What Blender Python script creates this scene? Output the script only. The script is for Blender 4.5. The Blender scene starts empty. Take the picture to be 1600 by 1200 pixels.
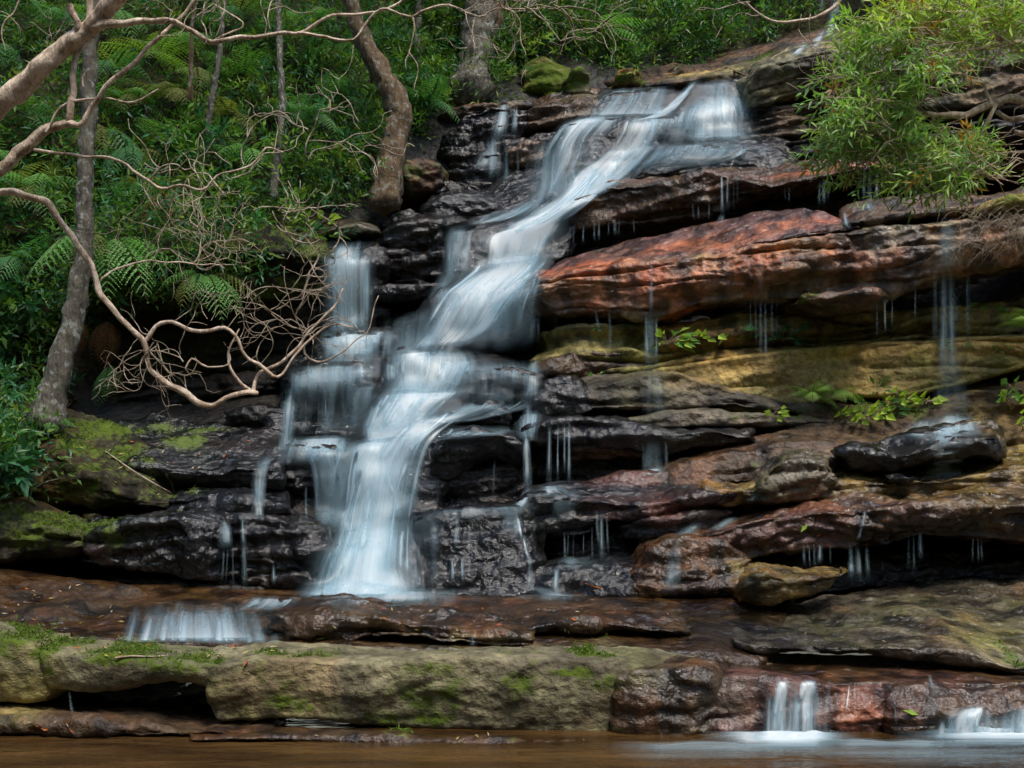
import bpy, math, random
import numpy as np
from mathutils import Vector, Matrix
from mathutils.bvhtree import BVHTree

# ------------------------------------------------------------------ camera, sky, sun, exposure
F, H, HY = 1716.0, 1.9, 720.0          # focal length in photo pixels, eye height in metres, horizon row
scene = bpy.context.scene
cam_data = bpy.data.cameras.new('camera')
cam_data.sensor_width = 36.0
cam_data.lens = F / 1600.0 * 36.0
cam_data.shift_y = (HY - 600.0) / 1600.0
cam_data.clip_start, cam_data.clip_end = 0.1, 500.0
cam = bpy.data.objects.new('camera', cam_data)
cam.location = (0, 0, H)
cam.rotation_euler = (math.radians(90), 0, 0)
scene.collection.objects.link(cam)
scene.camera = cam

SUN_EL, SUN_AZ = 64.0, 32.0             # the light comes from above, behind the camera and to its right
world = bpy.data.worlds.new('World')
scene.world = world
world.use_nodes = True
wn = world.node_tree
wn.nodes.clear()
w_out = wn.nodes.new('ShaderNodeOutputWorld')
w_bg = wn.nodes.new('ShaderNodeBackground')
w_sky = wn.nodes.new('ShaderNodeTexSky')
w_sky.sky_type = 'NISHITA'
w_sky.sun_disc = False
w_sky.sun_elevation = math.radians(SUN_EL)
w_sky.sun_rotation = math.radians(180.0 - SUN_AZ)
w_bg.inputs['Strength'].default_value = 0.085
wn.links.new(w_sky.outputs[0], w_bg.inputs['Color'])
wn.links.new(w_bg.outputs[0], w_out.inputs['Surface'])

sun_data = bpy.data.lights.new('sun', 'SUN')
sun_data.energy = 1.4
sun_data.angle = math.radians(18)
sun_data.color = (1.0, 0.93, 0.82)
sun = bpy.data.objects.new('sun', sun_data)
_d = Vector((math.sin(math.radians(SUN_AZ)) * math.cos(math.radians(SUN_EL)),
             -math.cos(math.radians(SUN_AZ)) * math.cos(math.radians(SUN_EL)), math.sin(math.radians(SUN_EL))))
sun.rotation_euler = _d.to_track_quat('Z', 'Y').to_euler()
sun.location = (8, -8, 20)
scene.collection.objects.link(sun)

vs = scene.view_settings
vs.view_transform = 'Standard'
vs.look = 'None'
vs.gamma = 1.0
vs.use_curve_mapping = False
vs.exposure = 1.7
scene.cycles.transparent_max_bounces = 12
scene.cycles.max_bounces = 5
scene.cycles.diffuse_bounces = 2
scene.cycles.adaptive_threshold = 0.03
scene.cycles.glossy_bounces = 2
scene.cycles.transmission_bounces = 4

rng = np.random.default_rng(11)
random.seed(5)

# ------------------------------------------------------------------ small helpers
def P(px, py, Y):
    """the point of the place seen at photo pixel (px, py) that lies Y metres in front of the camera"""
    return Vector(((px - 800.0) / F * Y, Y, H + (HY - py) / F * Y))

def PA(a):
    a = np.asarray(a, float)
    return np.stack([(a[..., 0] - 800.0) / F * a[..., 2], a[..., 2], H + (HY - a[..., 1]) / F * a[..., 2]], -1)

def pts(s):
    return [tuple(float(v) for v in t.split(',')) for t in s.split()]

_perm = rng.permutation(256)
_perm = np.concatenate([_perm, _perm, _perm])
_grad = rng.normal(size=(256, 3))
_grad /= np.linalg.norm(_grad, axis=1)[:, None]

def perlin(p):
    p = np.asarray(p, float)
    i = np.floor(p).astype(int)
    f = p - i
    i &= 255
    w = f * f * f * (f * (f * 6 - 15) + 10)
    r = 0
    for dx in (0, 1):
        wx = w[..., 0] if dx else 1 - w[..., 0]
        for dy in (0, 1):
            wy = w[..., 1] if dy else 1 - w[..., 1]
            for dz in (0, 1):
                wz = w[..., 2] if dz else 1 - w[..., 2]
                g = _grad[_perm[_perm[_perm[(i[..., 0] + dx) & 255] + ((i[..., 1] + dy) & 255)] + ((i[..., 2] + dz) & 255)]]
                r = r + wx * wy * wz * (g[..., 0] * (f[..., 0] - dx) + g[..., 1] * (f[..., 1] - dy) + g[..., 2] * (f[..., 2] - dz))
    return r * 1.5

def fbm(p, octaves=4, gain=0.5):
    a, r, s = 1.0, 0, 1.0
    for k in range(octaves):
        r = r + a * perlin(p * s + 17.3 * k)
        a *= gain
        s *= 2.03
    return r

def worley(p):
    """random value of the nearest cell and distance to the border with the next one"""
    i = np.floor(p).astype(int)
    f = p - i
    d1 = np.full(len(p), 9.0); d2 = d1.copy(); val = np.zeros(len(p))
    for dx in (-1, 0, 1):
        for dy in (-1, 0, 1):
            for dz in (-1, 0, 1):
                h = _perm[_perm[_perm[(i[:, 0] + dx) & 255] + ((i[:, 1] + dy) & 255)] + ((i[:, 2] + dz) & 255)]
                q = _grad[h] * 0.42 + np.array([dx, dy, dz]) + 0.5 - f
                d = (q ** 2).sum(1)
                new = d < d1
                d2 = np.where(new, d1, np.minimum(d2, d))
                val = np.where(new, h / 255.0, val)
                d1 = np.where(new, d, d1)
    return val, np.sqrt(d2) - np.sqrt(d1)

def smooth1(a, axis, passes):
    a = np.moveaxis(a, axis, 0).copy()
    for _ in range(passes):
        b = a.copy()
        b[1:-1] = 0.25 * a[:-2] + 0.5 * a[1:-1] + 0.25 * a[2:]
        a = b
    return np.moveaxis(a, 0, axis)

def link(o, parent=None):
    scene.collection.objects.link(o)
    if parent is not None:
        o.parent = parent
        o.matrix_parent_inverse = parent.matrix_world.inverted() if False else Matrix.Translation(-parent.location)
    return o

def tag(o, label=None, cat=None, group=None, kind=None):
    for k, v in (('label', label), ('category', cat), ('group', group), ('kind', kind)):
        if v:
            o[k] = v
    return o

def empty(name, loc, label, cat, group=None, kind=None):
    o = bpy.data.objects.new(name, None)
    o.location = loc
    o.empty_display_size = 0.2
    link(o)
    return tag(o, label, cat, group, kind)

def mesh_data(name, V, faces, mat, smooth=True, attrs=None, uv=None):
    """V (n,3); faces (m,k) array or list of such arrays (tris and quads)"""
    V = np.asarray(V, np.float32)
    if not isinstance(faces, (list, tuple)):
        faces = [faces]
    faces = [np.asarray(f, np.int32) for f in faces if len(f)]
    me = bpy.data.meshes.new(name)
    me.vertices.add(len(V))
    me.vertices.foreach_set('co', V.ravel())
    loops = np.concatenate([f.ravel() for f in faces])
    tot = np.concatenate([np.full(len(f), f.shape[1], np.int32) for f in faces])
    start = np.concatenate([[0], np.cumsum(tot)[:-1]]).astype(np.int32)
    me.loops.add(len(loops))
    me.loops.foreach_set('vertex_index', loops)
    me.polygons.add(len(tot))
    me.polygons.foreach_set('loop_start', start)
    me.polygons.foreach_set('loop_total', tot)
    me.polygons.foreach_set('use_smooth', np.full(len(tot), smooth, bool))
    if uv is not None:
        l = me.uv_layers.new(name='UVMap')
        l.data.foreach_set('uv', np.asarray(uv, np.float32)[loops].ravel())
    for k, a in (attrs or {}).items():
        a = np.asarray(a, np.float32)
        if a.ndim == 1:
            at = me.attributes.new(k, 'FLOAT', 'POINT')
            at.data.foreach_set('value', a)
        else:
            at = me.attributes.new(k, 'FLOAT_COLOR', 'POINT')
            c = np.ones((len(a), 4), np.float32)
            c[:, :a.shape[1]] = a
            at.data.foreach_set('color', c.ravel())
    me.update(calc_edges=True)
    if mat is not None:
        me.materials.append(mat)
    return me

def mesh_obj(name, V, faces, mat, parent=None, origin=None, **kw):
    V = np.asarray(V, float)
    if origin is None:
        lo, hi = V.min(0), V.max(0)
        origin = np.array([(lo[0] + hi[0]) / 2, (lo[1] + hi[1]) / 2, lo[2]])
    origin = np.asarray(origin, float)
    me = mesh_data(name, V - origin, faces, mat, **kw)
    o = bpy.data.objects.new(name, me)
    o.location = origin
    return link(o, parent)

def grid_faces(nr, nc, wrap=False):
    r = np.arange(nr - 1)[:, None]
    c = np.arange(nc if wrap else nc - 1)[None, :]
    c2 = (c + 1) % nc
    return np.stack([r * nc + c, r * nc + c2, (r + 1) * nc + c2, (r + 1) * nc + c], -1).reshape(-1, 4)

def tube(path, radii, sides=7, wob=0.0, seed=0, cap=True):
    """tapered, slightly uneven limb along a path of points; returns verts and [quads, tris]"""
    p = np.asarray(path, float)
    n = len(p)
    t = np.gradient(p, axis=0)
    t /= np.linalg.norm(t, axis=1)[:, None] + 1e-9
    ref = np.array([0.0, 1.0, 0.0]) if abs(t[0, 1]) < 0.9 else np.array([1.0, 0, 0])
    a = np.cross(t, ref)
    a /= np.linalg.norm(a, axis=1)[:, None] + 1e-9
    b = np.cross(t, a)
    th = np.linspace(0, 2 * math.pi, sides, endpoint=False)
    r = np.asarray(radii, float)[:, None]
    if wob:
        q = np.stack([np.cos(th)[None] * 1.3 + 0 * r, np.sin(th)[None] * 1.3 + 0 * r,
                      (np.cumsum(np.r_[0, np.linalg.norm(np.diff(p, axis=0), axis=1)]) * 5)[:, None] + 0 * th[None]], -1) + seed * 3.7
        r = r * (1 + wob * perlin(q) + 0.6 * wob * perlin(q * np.array([1.4, 1.4, 3.1]) + 9))
    V = p[:, None] + r[..., None] * (np.cos(th)[None, :, None] * a[:, None] + np.sin(th)[None, :, None] * b[:, None])
    V = V.reshape(-1, 3)
    f = grid_faces(n, sides, True)
    tris = np.zeros((0, 3), int)
    if cap:
        V = np.vstack([V, p[-1] + t[-1] * radii[-1] * 0.6])
        k = (n - 1) * sides
        tris = np.array([[k + (i + 1) % sides, k + i, len(V) - 1] for i in range(sides)])
    return V, f[:, ::-1], tris

class Batch:
    """collects shapes of one part into one mesh"""
    def __init__(self):
        self.V, self.Q, self.T, self.C, self.n = [], [], [], [], 0
    def add(self, V, Q=None, T=None, C=None):
        V = np.asarray(V, float)
        self.V.append(V)
        if Q is not None and len(Q): self.Q.append(np.asarray(Q) + self.n)
        if T is not None and len(T): self.T.append(np.asarray(T) + self.n)
        if C is not None: self.C.append(np.broadcast_to(np.asarray(C, float), (len(V), 3)))
        self.n += len(V)
    def obj(self, name, mat, parent=None, origin=None, smooth=True):
        fs = []
        if self.Q: fs.append(np.concatenate(self.Q))
        if self.T: fs.append(np.concatenate(self.T))
        at = {'Col': np.concatenate(self.C)} if self.C else None
        return mesh_obj(name, np.concatenate(self.V), fs, mat, parent, origin, smooth=smooth, attrs=at)

def catmull(p, step):
    """smooth path through control points (n,k), resampled about every step metres (first three columns)"""
    p = np.asarray(p, float)
    q = np.vstack([2 * p[0] - p[1], p, 2 * p[-1] - p[-2]])
    out = []
    for i in range(1, len(q) - 2):
        n = max(2, int(np.linalg.norm(q[i + 1, :3] - q[i, :3]) / step))
        t = np.linspace(0, 1, n, endpoint=False)[:, None]
        a, b, c, d = q[i - 1], q[i], q[i + 1], q[i + 2]
        out.append(0.5 * (2 * b + (c - a) * t + (2 * a - 5 * b + 4 * c - d) * t ** 2 + (3 * b - a - 3 * c + d) * t ** 3))
    out.append(p[-1:])
    return np.concatenate(out)

# ------------------------------------------------------------------ materials
def new_mat(name):
    m = bpy.data.materials.new(name)
    m.use_nodes = True
    nt = m.node_tree
    nt.nodes.clear()
    out = nt.nodes.new('ShaderNodeOutputMaterial')
    return m, nt, out

class NT:
    def __init__(self, nt): self.nt = nt
    def node(self, typ, **kw):
        n = self.nt.nodes.new(typ)
        ins = kw.pop('ins', {})
        for k, v in kw.items(): setattr(n, k, v)
        for k, v in ins.items(): self.set(n.inputs[k], v)
        return n
    def set(self, sock, v):
        if hasattr(v, 'is_output') or isinstance(v, bpy.types.NodeSocket): self.nt.links.new(v, sock)
        else: sock.default_value = v
    def math(self, op, a, b=0.0, c=0.0, clamp=False):
        n = self.node('ShaderNodeMath', operation=op, use_clamp=clamp)
        self.set(n.inputs[0], a); self.set(n.inputs[1], b); self.set(n.inputs[2], c)
        return n.outputs[0]
    def maprange(self, v, a, b, c, d):
        n = self.node('ShaderNodeMapRange')
        for i, x in enumerate((v, a, b, c, d)): self.set(n.inputs[i], x)
        return n.outputs[0]
    def mix(self, f, a, b, blend='MIX'):
        n = self.node('ShaderNodeMix', data_type='RGBA', blend_type=blend)
        self.set(n.inputs[0], f); self.set(n.inputs[6], a); self.set(n.inputs[7], b)
        return n.outputs[2]
    def noise(self, vec, scale, detail=4, rough=0.55, out=0, dist=0.0):
        n = self.node('ShaderNodeTexNoise', ins={'Scale': scale, 'Detail': detail, 'Roughness': rough, 'Distortion': dist})
        self.set(n.inputs['Vector'], vec)
        return n.outputs[out]
    def scaled(self, vec, s):
        n = self.node('ShaderNodeVectorMath', operation='MULTIPLY')
        self.set(n.inputs[0], vec); n.inputs[1].default_value = s
        return n.outputs[0]
    def attr(self, name, out='Fac'):
        return self.node('ShaderNodeAttribute', attribute_name=name).outputs[out]

def rock_material():
    m, nt, out = new_mat('sandstone')
    g = NT(nt)
    pos = g.node('ShaderNodeNewGeometry').outputs['Position']
    base = g.attr('Col', 'Color')
    wet = g.attr('wet'); moss = g.attr('moss')
    n2 = g.noise(pos, 17.0, 4, 0.68)
    v = g.maprange(n2, 0.28, 0.72, 0.42, 1.58)
    comb = g.node('ShaderNodeCombineColor', ins={0: v, 1: v, 2: v}).outputs[0]
    c = g.mix(1.0, base, comb, 'MULTIPLY')
    # moss grows in tufts: its edge is broken by the grain
    mf = g.maprange(g.math('MULTIPLY_ADD', n2, 1.6, g.math('ADD', moss, -1.2)), 0.0, 0.4, 0.0, 1.0)
    mcol = g.mix(n2, (0.018, 0.032, 0.005, 1), (0.115, 0.160, 0.018, 1))
    c = g.mix(mf, c, mcol)
    r = g.maprange(wet, 0.0, 1.0, 0.85, 0.10)
    r = g.math('ADD', r, g.maprange(n2, 0.3, 0.7, 0.10, -0.03))
    r = g.math('MAXIMUM', r, g.math('MULTIPLY', mf, 0.95))
    b1 = g.noise(g.scaled(pos, (7.0, 7.0, 11.0)), 1.0, 5, 0.66)
    vor = g.node('ShaderNodeTexVoronoi', feature='F1', ins={'Scale': 13.0, 'Randomness': 1.0})
    nt.links.new(pos, vor.inputs['Vector'])
    h = g.math('MULTIPLY_ADD', b1, 0.034, g.math('MULTIPLY', n2, 0.018))
    h = g.math('MULTIPLY_ADD', vor.outputs['Distance'], 0.016, h)
    bump = g.node('ShaderNodeBump', ins={'Strength': 1.0, 'Distance': 1.0, 'Height': h})
    bs = g.node('ShaderNodeBsdfPrincipled', ins={'Base Color': c, 'Roughness': r, 'Normal': bump.outputs[0]})
    g.set(bs.inputs['Specular IOR Level'], g.maprange(wet, 0.0, 1.0, 0.12, 0.6))
    nt.links.new(bs.outputs[0], out.inputs['Surface'])
    return m

def water_material():
    m, nt, out = new_mat('falling_water')
    g = NT(nt)
    uv = g.node('ShaderNodeUVMap', uv_map='UVMap').outputs[0]
    d = g.attr('dens')
    s1 = g.noise(g.scaled(uv, (6.5, 0.28, 1.0)), 1.0, 2, 0.5)
    s2 = g.noise(g.scaled(uv, (38.0, 0.40, 1.0)), 1.0, 2, 0.6)
    s = g.math('MULTIPLY_ADD', s2, 0.36, g.math('MULTIPLY', s1, 0.64))
    lo = g.maprange(d, 0.4, 1.0, 0.38, 0.10)                       # thin water breaks into threads, thick water closes up
    k = g.maprange(s, lo, g.math('ADD', lo, 0.32), 0.05, 1.0)
    a = g.math('MULTIPLY', g.math('POWER', d, 1.25), k)
    a = g.math('MULTIPLY', a, 0.95)
    col = g.mix(g.maprange(d, 0.55, 0.95, 0.0, 1.0), (0.46, 0.66, 0.75, 1), (0.86, 0.92, 0.94, 1))   # thick, aerated water is whiter
    dif = g.node('ShaderNodeBsdfDiffuse', ins={'Color': col, 'Roughness': 0.4})
    tra = g.node('ShaderNodeBsdfTranslucent', ins={'Color': col})
    gl = g.node('ShaderNodeBsdfGlossy', ins={'Color': (1, 1, 1, 1), 'Roughness': 0.45})
    m1 = g.node('ShaderNodeMixShader', ins={0: 0.5}); nt.links.new(dif.outputs[0], m1.inputs[1]); nt.links.new(tra.outputs[0], m1.inputs[2])
    m2 = g.node('ShaderNodeMixShader', ins={0: 0.06}); nt.links.new(m1.outputs[0], m2.inputs[1]); nt.links.new(gl.outputs[0], m2.inputs[2])
    tp = g.node('ShaderNodeBsdfTransparent')
    m3 = g.node('ShaderNodeMixShader', ins={0: a}); nt.links.new(tp.outputs[0], m3.inputs[1]); nt.links.new(m2.outputs[0], m3.inputs[2])
    nt.links.new(m3.outputs[0], out.inputs['Surface'])
    return m

def pool_material():
    m, nt, out = new_mat('pool_water')
    g = NT(nt)
    pos = g.node('ShaderNodeNewGeometry').outputs['Position']
    n = g.noise(g.scaled(pos, (0.5, 2.2, 1.0)), 1.0, 4, 0.55)
    c = g.mix(g.maprange(n, 0.35, 0.65, 0.0, 1.0), (0.020, 0.010, 0.004, 1), (0.075, 0.040, 0.013, 1))
    b = g.noise(g.scaled(pos, (2.5, 9.0, 1.0)), 1.0, 3, 0.5)
    bump = g.node('ShaderNodeBump', ins={'Strength': 0.6, 'Distance': 0.07, 'Height': b})
    bs = g.node('ShaderNodeBsdfPrincipled', ins={'Base Color': c, 'Roughness': 0.10, 'Normal': bump.outputs[0], 'IOR': 1.33})
    nt.links.new(bs.outputs[0], out.inputs['Surface'])
    return m

def bark_material(name, c1, c2, lichen=0.0, scale=(30, 30, 6), rough=0.8):
    m, nt, out = new_mat(name)
    g = NT(nt)
    pos = g.node('ShaderNodeNewGeometry').outputs['Position']
    n = g.noise(g.scaled(pos, scale), 1.0, 6, 0.65)
    n2 = g.noise(pos, 9.0, 5, 0.6)
    c = g.mix(g.maprange(g.math('MULTIPLY_ADD', n2, 0.5, g.math('MULTIPLY', n, 0.5)), 0.41, 0.59, 0, 1), c1 + (1,), c2 + (1,))
    if lichen:
        c = g.mix(g.maprange(g.noise(pos, 14.0, 4, 0.6), 0.55, 0.62, 0, lichen), c, (0.30, 0.32, 0.28, 1))
        c = g.mix(g.maprange(g.noise(pos, 5.0, 5, 0.7), 0.55, 0.7, 0, lichen), c, (0.05, 0.075, 0.02, 1))
    bump = g.node('ShaderNodeBump', ins={'Strength': 1.0, 'Distance': 0.03, 'Height': g.math('MULTIPLY_ADD', n2, 0.6, n)})
    bs = g.node('ShaderNodeBsdfPrincipled', ins={'Base Color': c, 'Roughness': rough, 'Normal': bump.outputs[0]})
    bs.inputs['Specular IOR Level'].default_value = 0.25
    nt.links.new(bs.outputs[0], out.inputs['Surface'])
    return m

def leaf_material(name, rough=0.45, trans=0.35, spec=0.4):
    m, nt, out = new_mat(name)
    g = NT(nt)
    c = g.attr('Col', 'Color')
    pos = g.node('ShaderNodeNewGeometry').outputs['Position']
    c = g.mix(1.0, c, g.mix(g.noise(pos, 40.0, 3, 0.6), (0.6, 0.65, 0.6, 1), (1.4, 1.35, 1.3, 1)), 'MULTIPLY')
    bs = g.node('ShaderNodeBsdfPrincipled', ins={'Base Color': c, 'Roughness': rough})
    bs.inputs['Specular IOR Level'].default_value = spec
    tr = g.node('ShaderNodeBsdfTranslucent', ins={'Color': g.mix(1.0, c, (1.3, 1.5, 0.6, 1), 'MULTIPLY')})
    mx = g.node('ShaderNodeMixShader', ins={0: trans})
    nt.links.new(bs.outputs[0], mx.inputs[1]); nt.links.new(tr.outputs[0], mx.inputs[2])
    nt.links.new(mx.outputs[0], out.inputs['Surface'])
    return m

M_ROCK = rock_material()
M_WATER = water_material()
M_POOL = pool_material()
M_LEAF = leaf_material('leaf')
M_FERN = leaf_material('fern_frond', 0.55, 0.4, 0.25)
M_DEAD = leaf_material('dead_leaf', 0.7, 0.2, 0.2)
M_TAN = bark_material('smooth_tan_bark', (0.28, 0.19, 0.125), (0.78, 0.63, 0.48), 0.0, (26, 26, 10))
M_GREY = bark_material('lichened_grey_bark', (0.05, 0.043, 0.032), (0.14, 0.125, 0.095), 0.6)
M_BROWN = bark_material('brown_bark', (0.055, 0.035, 0.018), (0.15, 0.10, 0.055), 0.45)
M_TWIG = bark_material('dry_twig', (0.20, 0.15, 0.105), (0.56, 0.46, 0.34), 0.0)
# ------------------------------------------------------------------ the rock: bedrock ledges and boulders
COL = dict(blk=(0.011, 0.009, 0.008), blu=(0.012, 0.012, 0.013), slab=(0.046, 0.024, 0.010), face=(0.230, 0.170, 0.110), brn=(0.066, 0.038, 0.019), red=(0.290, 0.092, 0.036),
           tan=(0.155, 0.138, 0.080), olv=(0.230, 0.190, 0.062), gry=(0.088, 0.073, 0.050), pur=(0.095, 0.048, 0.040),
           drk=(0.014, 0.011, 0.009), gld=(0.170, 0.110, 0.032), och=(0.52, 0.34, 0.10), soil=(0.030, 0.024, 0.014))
# stains and moss patches where they sit on the rock: px, py, depth, radius x, radius z (m), what, strength
STAIN = []
def stains(s):
    for ln in s.strip().splitlines():
        a = ln.split()
        px, py, Y, rx, rz = map(float, a[:5])
        STAIN.append((np.array(P(px, py, Y)), rx, rz, a[5], float(a[6])))
stains("""
930 415 12.0 0.75 0.16 red 0.95
1090 372 11.9 0.9 0.16 red 0.9
1260 340 11.7 0.5 0.10 red 0.6
950 450 11.9 0.4 0.10 och 0.45
1040 440 11.7 0.5 0.25 red 0.55
900 470 12.0 0.4 0.2 red 0.35
1080 470 11.5 0.25 0.22 red 0.6
1185 395 11.3 0.5 0.12 red 0.45
1360 400 10.9 0.16 0.4 red 0.55
1440 410 10.8 0.30 0.4 pur 0.65
1240 430 11.0 0.5 0.2 olv 0.5
1260 455 11.0 0.4 0.12 moss 0.45
1300 395 11.0 0.5 0.3 gry 0.3
950 450 12.0 0.9 0.28 red 0.6
1100 430 11.6 0.8 0.3 red 0.5
1330 410 11.0 0.4 0.35 red 0.35
1340 245 12.6 0.6 0.14 red 0.95
1250 262 12.8 0.5 0.12 red 0.7
1150 272 13.1 0.5 0.08 pur 0.7
1020 275 13.4 0.5 0.08 pur 0.7
1320 570 11.5 1.2 0.33 och 0.55
1400 545 11.3 0.5 0.16 och 0.9
1530 535 11.2 0.5 0.14 och 0.9
1480 580 11.2 1.0 0.2 olv 0.8
1450 600 11.2 0.8 0.12 moss 0.55
1250 580 11.6 0.7 0.2 moss 0.25
1130 575 11.8 0.35 0.25 och 0.45
1070 585 11.9 0.3 0.2 gld 0.6
1330 640 11.2 1.2 0.12 moss 0.6
1560 660 11.0 0.5 0.35 gld 0.6
1000 800 10.4 0.5 0.14 pur 0.95
1080 785 10.3 0.5 0.10 pur 0.6
960 745 10.6 0.3 0.1 pur 0.7
1250 820 9.9 0.8 0.25 pur 0.8
1400 800 9.8 0.9 0.2 pur 0.5
1500 770 9.9 0.8 0.12 gld 0.6
1530 820 9.7 0.5 0.25 brn 0.6
1240 745 10.3 0.4 0.2 gry 0.6
1210 720 10.3 0.25 0.1 moss 0.3
1250 890 9.3 0.5 0.12 gld 0.9
1180 905 9.2 0.16 0.14 olv 0.6
1200 990 8.4 0.5 0.10 gry 0.6
1500 960 8.9 1.4 0.35 olv 0.28
1580 1000 8.4 0.4 0.25 olv 0.5
1590 1025 8.2 0.12 0.1 moss 0.7
1460 945 9.0 0.3 0.08 moss 0.4
1400 990 8.5 0.6 0.12 gry 0.6
1050 50 16.0 1.2 0.3 brn 0.5
1180 75 15.6 0.4 0.25 moss 0.55
1150 100 15.3 0.9 0.2 olv 0.6
1215 110 14.6 0.5 0.3 tan 0.5
1230 135 14.5 0.4 0.18 gld 0.5
1080 100 15.6 0.4 0.1 och 0.7
640 250 13.9 0.5 0.2 moss 0.3
860 110 15.7 0.6 0.16 moss 1.0
870 128 15.5 0.6 0.12 moss 0.9
985 120 15.6 0.4 0.12 moss 0.7
980 118 15.5 0.3 0.1 gld 0.7
905 125 15.4 0.3 0.2 tan 0.7
150 700 10.5 0.5 0.30 moss 0.55
200 745 10.3 0.5 0.25 moss 0.55
110 660 10.8 0.5 0.25 moss 0.70
250 765 10.1 0.35 0.2 moss 0.6
210 665 11.0 0.6 0.10 moss 0.85
265 690 10.6 0.35 0.10 moss 1.0
320 668 11.0 0.4 0.06 moss 0.9
100 830 9.8 0.7 0.13 moss 0.55
30 820 9.8 0.7 0.3 moss 0.55
150 845 9.8 0.4 0.1 moss 0.55
60 780 10.0 0.6 0.2 olv 0.4
260 850 9.7 0.5 0.2 blu 0.8
170 870 9.7 0.3 0.1 pur 0.4
40 990 7.9 0.35 0.12 moss 0.75
75 1015 7.8 0.12 0.16 moss 0.85
30 1060 7.7 0.3 0.25 olv 0.8
20 1040 7.7 0.3 0.1 tan 0.6
200 1030 7.7 0.5 0.06 moss 0.75
280 1042 7.7 0.3 0.07 moss 0.75
400 1050 7.7 0.3 0.2 moss 0.45
390 1065 7.7 0.15 0.08 moss 0.5
470 1100 7.7 0.25 0.1 moss 0.65
500 1080 7.7 0.1 0.15 moss 0.55
545 1080 7.7 0.2 0.28 gry 0.5
680 1045 7.7 0.22 0.06 moss 0.85
660 1090 7.7 0.22 0.13 moss 0.85
640 1125 7.7 0.35 0.07 moss 0.7
790 1060 7.7 0.25 0.10 moss 0.6
885 1052 7.7 0.20 0.04 moss 0.85
930 1065 7.7 0.3 0.08 moss 0.5
930 1025 7.8 0.3 0.03 moss 0.6
830 1138 7.7 0.25 0.03 moss 0.45
920 1138 7.7 0.25 0.03 moss 0.45
700 1075 7.7 0.6 0.22 moss 0.50
800 1050 7.7 0.5 0.14 moss 0.52
560 1050 7.7 0.3 0.1 moss 0.3
450 1060 7.7 0.5 0.25 moss 0.50
180 1020 7.8 0.8 0.08 moss 0.5
760 1030 7.8 0.8 0.10 tan 0.6
900 1035 7.8 0.8 0.08 gry 0.8
1040 1090 7.7 0.4 0.25 brn 0.7
1030 1060 7.7 0.25 0.06 tan 0.6
1130 1080 7.7 0.2 0.2 gry 0.5
1300 1110 7.7 0.5 0.2 red 0.45
1500 1090 7.6 0.5 0.2 pur 0.5
""")

def curve_at(s, u, Ydef):
    """sample a polyline 'x,y[,Y] ...' at fractions u; missing Y runs from Ydef[0] to Ydef[1]"""
    q = pts(s) if isinstance(s, str) else list(s)
    # beds that run out of the picture go on well beyond its edge
    (xa, ya), (xb, yb) = q[-2][:2], q[-1][:2]
    right, left = xb >= 1690, q[0][0] <= -85
    xy = np.array([t[:2] for t in q], float)
    L = np.r_[0, np.cumsum(np.hypot(*np.diff(xy, axis=0).T))]
    L /= L[-1]
    Y = np.array([t[2] if len(t) > 2 else Ydef[0] + (Ydef[1] - Ydef[0]) * l for t, l in zip(q, L)])
    if right:
        sl = np.clip((yb - ya) / (xb - xa), -0.12, 0.12) * 0.5
        xy = np.vstack([xy, [2350, yb + sl * (2350 - xb)]]); Y = np.r_[Y, Y[-1]]
    if left:
        xy = np.vstack([[-750, xy[0, 1]], xy]); Y = np.r_[Y[0], Y]
    L = np.r_[0, np.cumsum(np.hypot(*np.diff(xy, axis=0).T))]
    L /= L[-1]
    return np.stack([np.interp(u, L, xy[:, 0]), np.interp(u, L, xy[:, 1]), np.interp(u, L, Y)], -1)

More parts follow.
